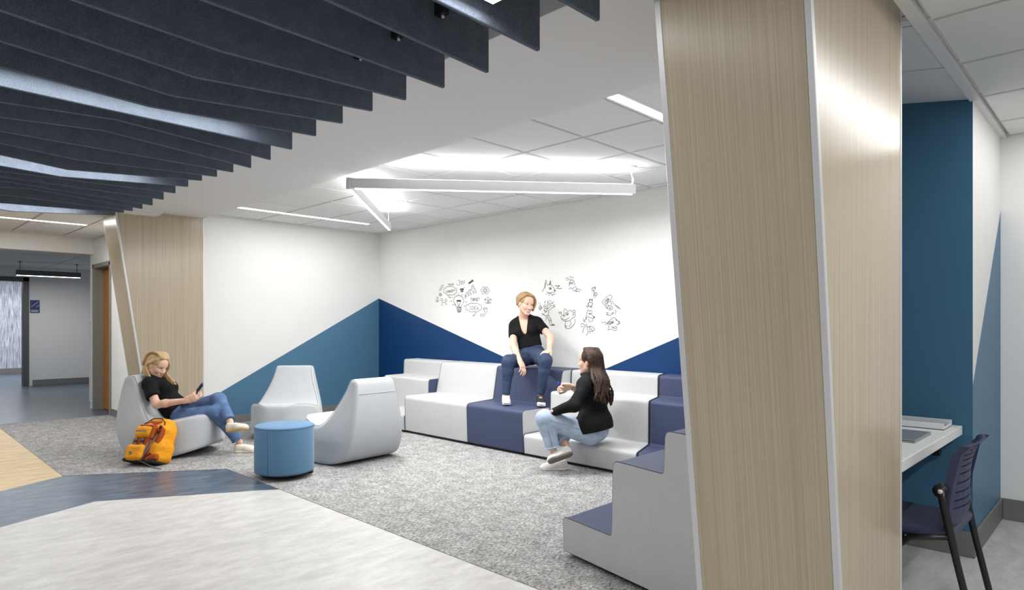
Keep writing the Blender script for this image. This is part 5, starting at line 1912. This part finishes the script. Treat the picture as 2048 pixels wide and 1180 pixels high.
    tag(root, 'orange and rust red backpack with grey straps leaning on lounge chair', 'backpack')


build_backpack()


# ------------------------------------------------------------------ marker drawings on the white wall
def ribbons(name, strokes, ox, oy, sc, width=0.0052, parent=wall_back):
    """strokes in pixels of an enlarged view (origin ox, oy and scale sc in photo pixels), laid flat on the wall face"""
    V, Fc = [], []
    for st in strokes:
        if sc < 9 and len(st) > 3:
            st = [q[:2] for q in spline([(x, y, 0) for x, y in st], 3, False)]
        pts = [on_wall(ox + x / sc, oy + y / sc, WB_X - 0.0015) for x, y in st]
        pts = [Vector((p.y, p.z)) for p in pts]
        for a, b in zip(pts[:-1], pts[1:]):
            d = b - a
            if d.length < 1e-5:
                continue
            d.normalize()
            nn = Vector((-d.y, d.x)) * width / 2
            a2, b2 = a - d * width * 0.35, b + d * width * 0.35
            k = len(V)
            V += [(WB_X - 0.0015, p.x, p.y) for p in (a2 - nn, b2 - nn, b2 + nn, a2 + nn)]
            Fc.append((k, k + 1, k + 2, k + 3))
    o = mesh_obj(name, V, Fc, M_INK, parent)
    return o


def circ(cx, cy, rx, ry=None, a0=0.0, a1=360.0, n=18):
    ry = rx if ry is None else ry
    return [(cx + rx * math.cos(math.radians(a0 + (a1 - a0) * k / n)), cy + ry * math.sin(math.radians(a0 + (a1 - a0) * k / n))) for k in range(n + 1)]


LET = {'T': [[(0, 0), (1, 0)], [(.5, 0), (.5, 1)]], 'E': [[(1, 0), (0, 0), (0, 1), (1, 1)], [(0, .5), (.8, .5)]], 'A': [[(0, 1), (.5, 0), (1, 1)], [(.2, .65), (.8, .65)]],
       'M': [[(0, 1), (0.1, 0), (.5, .6), (.9, 0), (1, 1)]], 'C': [[(1, .15), (.6, 0), (.15, .2), (0, .5), (.15, .85), (.6, 1), (1, .85)]],
       'O': [circ(.5, .5, .5, .5, n=12)], 'N': [[(0, 1), (0, 0), (1, 1), (1, 0)]], 'P': [[(0, 1), (0, 0), (.8, .05), (1, .28), (.8, .5), (0, .5)]],
       'R': [[(0, 1), (0, 0), (.8, .05), (1, .28), (.8, .5), (0, .5), (1, 1)]], 'G': [[(1, .15), (.6, 0), (.15, .2), (0, .5), (.15, .85), (.6, 1), (1, .85), (1, .55), (.6, .55)]],
       'I': [[(.5, 0), (.5, 1)], [(.25, 0), (.75, 0)], [(.25, 1), (.75, 1)]], 'D': [[(0, 0), (0, 1), (.6, 1), (1, .7), (1, .3), (.6, 0), (0, 0)]],
       'L': [[(0, 0), (0, 1), (1, 1)]], 'K': [[(0, 0), (0, 1)], [(1, 0), (0, .55), (1, 1)]], 'Y': [[(0, 0), (.5, .5), (1, 0)], [(.5, .5), (.5, 1)]],
       'U': [[(0, 0), (.05, .8), (.5, 1), (.95, .8), (1, 0)]], 'S': [[(1, .1), (.5, 0), (.1, .2), (.3, .45), (.8, .6), (.9, .85), (.5, 1), (0, .9)]], 'B': [[(0, 0), (0, 1), (.8, .95), (.9, .7), (.6, .5), (0, .5)], [(.6, .5), (.8, .25), (.6, 0), (0, 0)]],
       '!': [[(.5, 0), (.5, .7)], [(.5, .9), (.5, 1)]]}


def word(t, x, y, w, h, gap=0.3, rot=0.0):
    """stroke lettering; x, y = upper left, w = width of one letter"""
    out = []
    ca, sa = math.cos(rot), math.sin(rot)
    for k, ch_ in enumerate(t):
        for st in LET[ch_]:
            out.append([(x + ((k * (1 + gap) + px) * w) * ca - (py * h) * sa, y + ((k * (1 + gap) + px) * w) * sa + (py * h) * ca) for px, py in st])
    return out


A = (850, 540, 1824 / 170.0)
bulb = [circ(722, 655, 108, 108, 125, 415, 26)[:-2],
        [(632, 735), (668, 775), (684, 800)], [(800, 735), (780, 770), (775, 800)],
        [(684, 800), (690, 850), (700, 890), (722, 912), (752, 908), (772, 880), (778, 800), (684, 800)],
        [(690, 825), (776, 815)], [(692, 850), (774, 842)], [(698, 876), (768, 868)], [(705, 890), (760, 886)],
        [(700, 790), (720, 770), (682, 660), (770, 660), (728, 770), (750, 790)], [(682, 672), (770, 672)], [(690, 650), (762, 650)],
        [(722, 505), (722, 530)], [(622, 520), (640, 540)], [(812, 525), (790, 545)], [(575, 585), (595, 595)], [(855, 605), (880, 598)],
        [(550, 672), (578, 672)], [(868, 685), (892, 692)], [(585, 755), (612, 740)], [(832, 768), (858, 780)]]
ribbons('light_bulb_drawing', bulb, *A, 0.0068)


def cloud(cx, cy, w, h, tail):
    pts = []
    n = 8
    for k in range(n):
        a0 = 2 * math.pi * k / n
        a1 = 2 * math.pi * (k + 1) / n
        for j in range(5):
            t = a0 + (a1 - a0) * j / 5
            bulge = 1 + 0.16 * math.sin(math.pi * j / 5)
            pts.append((cx + w * math.cos(t) * bulge * 0.9, cy + h * math.sin(t) * bulge * 0.9))
    pts.append(pts[0])
    return [pts, tail]


ribbons('concept_bubble_drawing', cloud(542, 445, 145, 95, [(480, 535), (510, 590), (550, 600), (520, 560), (515, 530)]) + word('CONCEPT', 445, 450, 24, 44, 0.3, -0.16), *A)
ribbons('idea_bubble_drawing', cloud(1045, 805, 175, 95, [(1070, 895), (1060, 950), (1022, 990), (1075, 965), (1105, 905)]) + word('IDEA', 955, 775, 38, 66, 0.4, 0.08), *A)
ribbons('team_lettering', word('TEAM', 490, 300, 24, 34, 0.35, -0.1), *A, 0.0046)
ribbons('target_lettering', word('TARGET', 978, 605, 26, 62, 0.32, -0.03), *A)
ribbons('gear_drawing', [[(1290 + (86 + 12 * math.cos(6 * t)) * math.cos(t), 440 + (74 + 12 * math.cos(6 * t)) * math.sin(t)) for t in np.linspace(0, 2 * math.pi, 49)], circ(1290, 440, 44, 40), circ(1290, 440, 28, 24)], *A)
ribbons('house_drawing', [[(1270, 640), (1345, 580), (1425, 638), (1270, 640)], [(1292, 645), (1298, 712), (1415, 712), (1415, 645)], [(1335, 710), (1338, 665), (1360, 650), (1378, 668), (1378, 710)], [(1350, 705), (1352, 670)], [(1364, 705), (1365, 668)]], *A)
ribbons('growth_chart_drawing', [[(855, 575), (858, 535), (885, 520), (885, 480), (925, 478), (940, 430), (985, 425), (1010, 365), (992, 350), (1030, 318), (1052, 360), (1032, 360), (1005, 430), (965, 450), (945, 470), (930, 505), (900, 510)],
                                 [(865, 580), (862, 555), (890, 545), (898, 570), (865, 580)], [(920, 530), (945, 520), (952, 550), (928, 558), (920, 530)], [(965, 490), (985, 482), (1000, 525), (982, 532), (965, 490)],
                                 [(1020, 460), (1040, 450), (1058, 500), (1040, 508), (1020, 460)], [(1045, 395), (1068, 385), (1105, 480), (1085, 490), (1045, 395)]], *A)
ribbons('arrow_drawing', [[(1185, 970), (1190, 950), (1250, 955), (1285, 900), (1270, 860), (1250, 830), (1275, 800), (1335, 820), (1330, 860), (1320, 920), (1280, 975), (1230, 992), (1185, 985)], [(1255, 830), (1285, 845), (1320, 825)]], *A)
ribbons('eraser_drawing', [[(930, 280), (1020, 210), (1042, 235), (950, 298), (930, 280)]] + [[(938 + 9 * k, 276 - 7 * k), (958 + 9 * k, 290 - 6 * k)] for k in range(10)], *A, 0.0062)
ribbons('cart_drawing', [[(850, 378), (830, 390), (815, 455), (765, 460)], [(750, 405), (822, 400), (812, 440), (765, 445), (750, 405)], [(760, 415), (818, 412)], [(760, 428), (815, 425)], circ(778, 470, 7, n=6), circ(808, 466, 7, n=6)], *A, 0.0062)
ribbons('handshake_drawing', [circ(358, 635, 27, 25), circ(448, 645, 22, 22), [(365, 662), (372, 690), (410, 705), (445, 690), (450, 668)], [(368, 690), (360, 735), (350, 762)], [(362, 730), (385, 765)], [(452, 690), (455, 720), (425, 750)], [(455, 720), (475, 748)]], *A)
ribbons('pencil_drawing', [[(310, 425), (355, 330), (400, 320), (390, 355), (335, 440), (310, 450), (310, 425)], [(345, 350), (378, 370)], [(330, 385), (360, 400)], [(320, 410), (345, 425)]], *A, 0.0046)
ribbons('coin_drawing', [circ(328, 528, 32, 30), circ(328, 528, 18, 16)], *A, 0.0046)
ribbons('money_bag_drawing', [[(255, 605), (232, 640), (235, 680), (285, 690), (295, 655), (275, 610), (255, 605)], [(255, 600), (258, 575), (288, 590), (275, 610)], [(250, 650), (278, 645)], [(252, 668), (280, 662)], [(262, 630), (268, 680)]], *A, 0.0046)
ribbons('scribble_drawing', [[(700, 220), (755, 225), (730, 285), (770, 245), (790, 290), (800, 235), (835, 290), (855, 260), (850, 215)], [(680, 295), (700, 325), (740, 325), (760, 295), (800, 310), (850, 275)], [(790, 250), (830, 235)]], *A, 0.0046)

Bq = (1060, 540, 1573 / 200.0)
ribbons('pointed_ear_dog_drawing', [[(192, 342), (225, 275), (250, 160), (268, 235)], [(235, 285), (245, 205)], [(300, 235), (322, 165), (328, 235)], [(312, 232), (320, 185)], [(268, 240), (300, 225), (345, 245), (385, 300), (400, 325), (385, 345), (300, 360), (262, 340)],
                            circ(318, 290, 20, 16, n=10), circ(320, 292, 7, n=6), circ(383, 322, 9, 7, n=6), [(280, 360), (295, 375), (330, 370), (350, 395), (375, 375), (400, 385)], [(250, 370), (258, 390)], [(295, 390), (300, 408)], [(345, 385), (355, 405)]], *Bq)
ribbons('scrawled_words', [[(395, 255), (420, 245), (430, 258), (465, 252)], [(415, 290), (440, 280), (455, 294), (500, 288)], [(445, 178 + 70), (465, 246)]], *Bq, 0.0065)
ribbons('dome_drawing', [[(615, 260), (618, 200), (645, 160), (685, 165), (702, 210), (700, 240)], [(640, 160), (640, 135)], [(565, 125), (605, 128)], [(572, 158), (618, 148)], [(622, 100), (632, 118)], [(650, 100), (645, 118)], [(660, 125), (682, 112)],
                         circ(636, 210, 11, 14, n=8), circ(668, 206, 12, 16, n=8), [(612, 300), (640, 280), (665, 295), (700, 270), (730, 262)], [(670, 310), (700, 330), (735, 300), (720, 345), (760, 330), (778, 352)], [(725, 285), (800, 315), (808, 332)]], *Bq)
ribbons('dancing_figure_drawing', [[(138, 505), (165, 560), (195, 600)], [(140, 580), (170, 565), (180, 600), (150, 630), (140, 580)], [(148, 590), (172, 598)], [(150, 610), (170, 615)], [(215, 560), (240, 550), (275, 580), (262, 610), (225, 600), (215, 560)], [(222, 575), (262, 585)],
                                   [(262, 620), (330, 570), (395, 545)], [(290, 640), (345, 595), (400, 570)], [(370, 550), (375, 580)], [(215, 620), (240, 670), (275, 635)], [(225, 630), (262, 660)], [(290, 640), (285, 710), (230, 715), (210, 690), (180, 700)], [(230, 715), (200, 690)],
                                   [(285, 710), (320, 760), (350, 850), (390, 860), (320, 872), (300, 790), (265, 735), (248, 790)], [(300, 800), (335, 790)], [(330, 858), (375, 866)]], *Bq)
ribbons('arched_lettering', [circ(242, 505, 12, 15, 60, 300, 8), [(270, 490), (278, 510), (290, 485)], [(298, 468), (304, 490)], [(318, 495), (330, 475)], circ(290, 535, 16, 20, 60, 320, 8), circ(318, 540, 13, 16, n=8), [(340, 500), (345, 530), (362, 520), (340, 505)], [(372, 485), (380, 515)]], *Bq)
ribbons('wolf_head_drawing', [[(530, 690), (545, 605), (590, 650), (640, 630), (660, 655), (700, 628), (715, 690), (700, 740), (660, 760), (640, 790), (590, 805), (530, 800), (495, 765), (488, 725), (530, 700)], circ(580, 690, 26, 20, n=10), circ(585, 692, 8, n=6), circ(535, 722, 13, 9, n=8),
                              [(500, 765), (550, 785), (600, 760), (610, 740)], [(670, 690), (690, 660), (690, 700), (665, 715)], [(560, 810), (550, 880), (575, 920), (640, 910), (700, 840), (708, 770)], [(640, 810), (645, 850), (610, 895)], [(550, 870), (575, 885), (565, 905)]] + word('YO', 448, 665, 18, 32, 0.5, -0.2), *Bq)
ribbons('small_bird_drawing', [circ(1000, 300, 28, 20, n=10), [(1010, 285), (1025, 258), (1030, 290)], [(985, 290), (990, 265)], [(975, 345), (1000, 330), (1010, 360), (1000, 395), (1015, 435)], circ(1030, 378, 28, 24, n=10), [(1030, 400), (1032, 432)], [(1018, 375), (1040, 385)]], *Bq)
ribbons('teddy_bear_drawing', [circ(957, 488, 24, 24, n=12), circ(938, 468, 8, n=6), circ(976, 468, 8, n=6), [(935, 510), (915, 530), (925, 560), (950, 575), (975, 555), (978, 515)], circ(905, 572, 16, 12, n=8), circ(962, 578, 14, 10, n=8), [(925, 525), (905, 535)], [(978, 520), (990, 540)]], *Bq)
ribbons('long_snout_animal_drawing', [[(900, 650), (920, 628), (940, 650), (970, 632), (975, 665), (968, 700), (1005, 735), (1022, 745), (985, 760), (940, 745), (895, 740), (885, 780), (875, 770), (890, 700), (900, 650)], circ(932, 690, 8, n=6), circ(950, 688, 7, n=6), circ(1010, 742, 10, 8, n=6),
                                      [(930, 770), (925, 800), (960, 812), (990, 795), (985, 765)], [(835, 760), (850, 800), (880, 815)], [(860, 780), (845, 820)]], *Bq)
ribbons('grinning_animal_drawing', [[(795, 860), (830, 840), (860, 880), (840, 930), (830, 990)], [(800, 890), (835, 885)], [(890, 850), (900, 900), (910, 985), (880, 1030)], [(905, 895), (960, 885), (1010, 920), (1020, 940), (985, 955), (920, 970)], [(930, 935), (980, 930)], circ(940, 905, 8, n=6), [(940, 975), (950, 1000)], [(980, 955), (985, 980)], [(870, 850), (885, 900)]], *Bq)
ribbons('sign_fox_drawing', [[(1135, 500), (1245, 395), (1290, 438), (1182, 548), (1135, 500)], [(1228, 495), (1220, 530)], [(1255, 500), (1290, 495), (1330, 540), (1375, 570), (1420, 615)], [(1340, 560), (1400, 610)], [(1180, 570), (1205, 560), (1210, 610), (1180, 570)], circ(1260, 595, 38, 34, n=14), circ(1258, 600, 12, n=8), [(1215, 545), (1240, 560)],
                             circ(1215, 685, 16, 14, n=8), [(1205, 700), (1250, 715), (1300, 690), (1310, 665), (1280, 690)], [(1330, 630), (1355, 650), (1340, 680), (1350, 695)], [(1270, 520), (1290, 530), (1280, 545)]] + word('LOOK', 1165, 500, 17, 34, 0.45, -0.78), *Bq)
ribbons('goggles_animal_drawing', [[(1215, 830), (1260, 790), (1310, 755), (1345, 755), (1365, 790), (1410, 815), (1405, 845), (1360, 860)], [(1225, 830), (1230, 880), (1245, 900), (1225, 945), (1280, 930), (1330, 955), (1370, 935)], circ(1258, 835, 22, 22, n=10), circ(1298, 820, 17, 17, n=10), circ(1258, 838, 6, n=5), circ(1298, 823, 5, n=5),
                                   circ(1400, 828, 12, 12, n=8), [(1280, 885), (1310, 900), (1345, 890), (1370, 905), (1340, 920), (1290, 905)], [(1120, 815), (1160, 830), (1185, 815), (1200, 845), (1225, 835)], [(1175, 850), (1200, 865)], [(1340, 780), (1375, 800)]], *Bq)
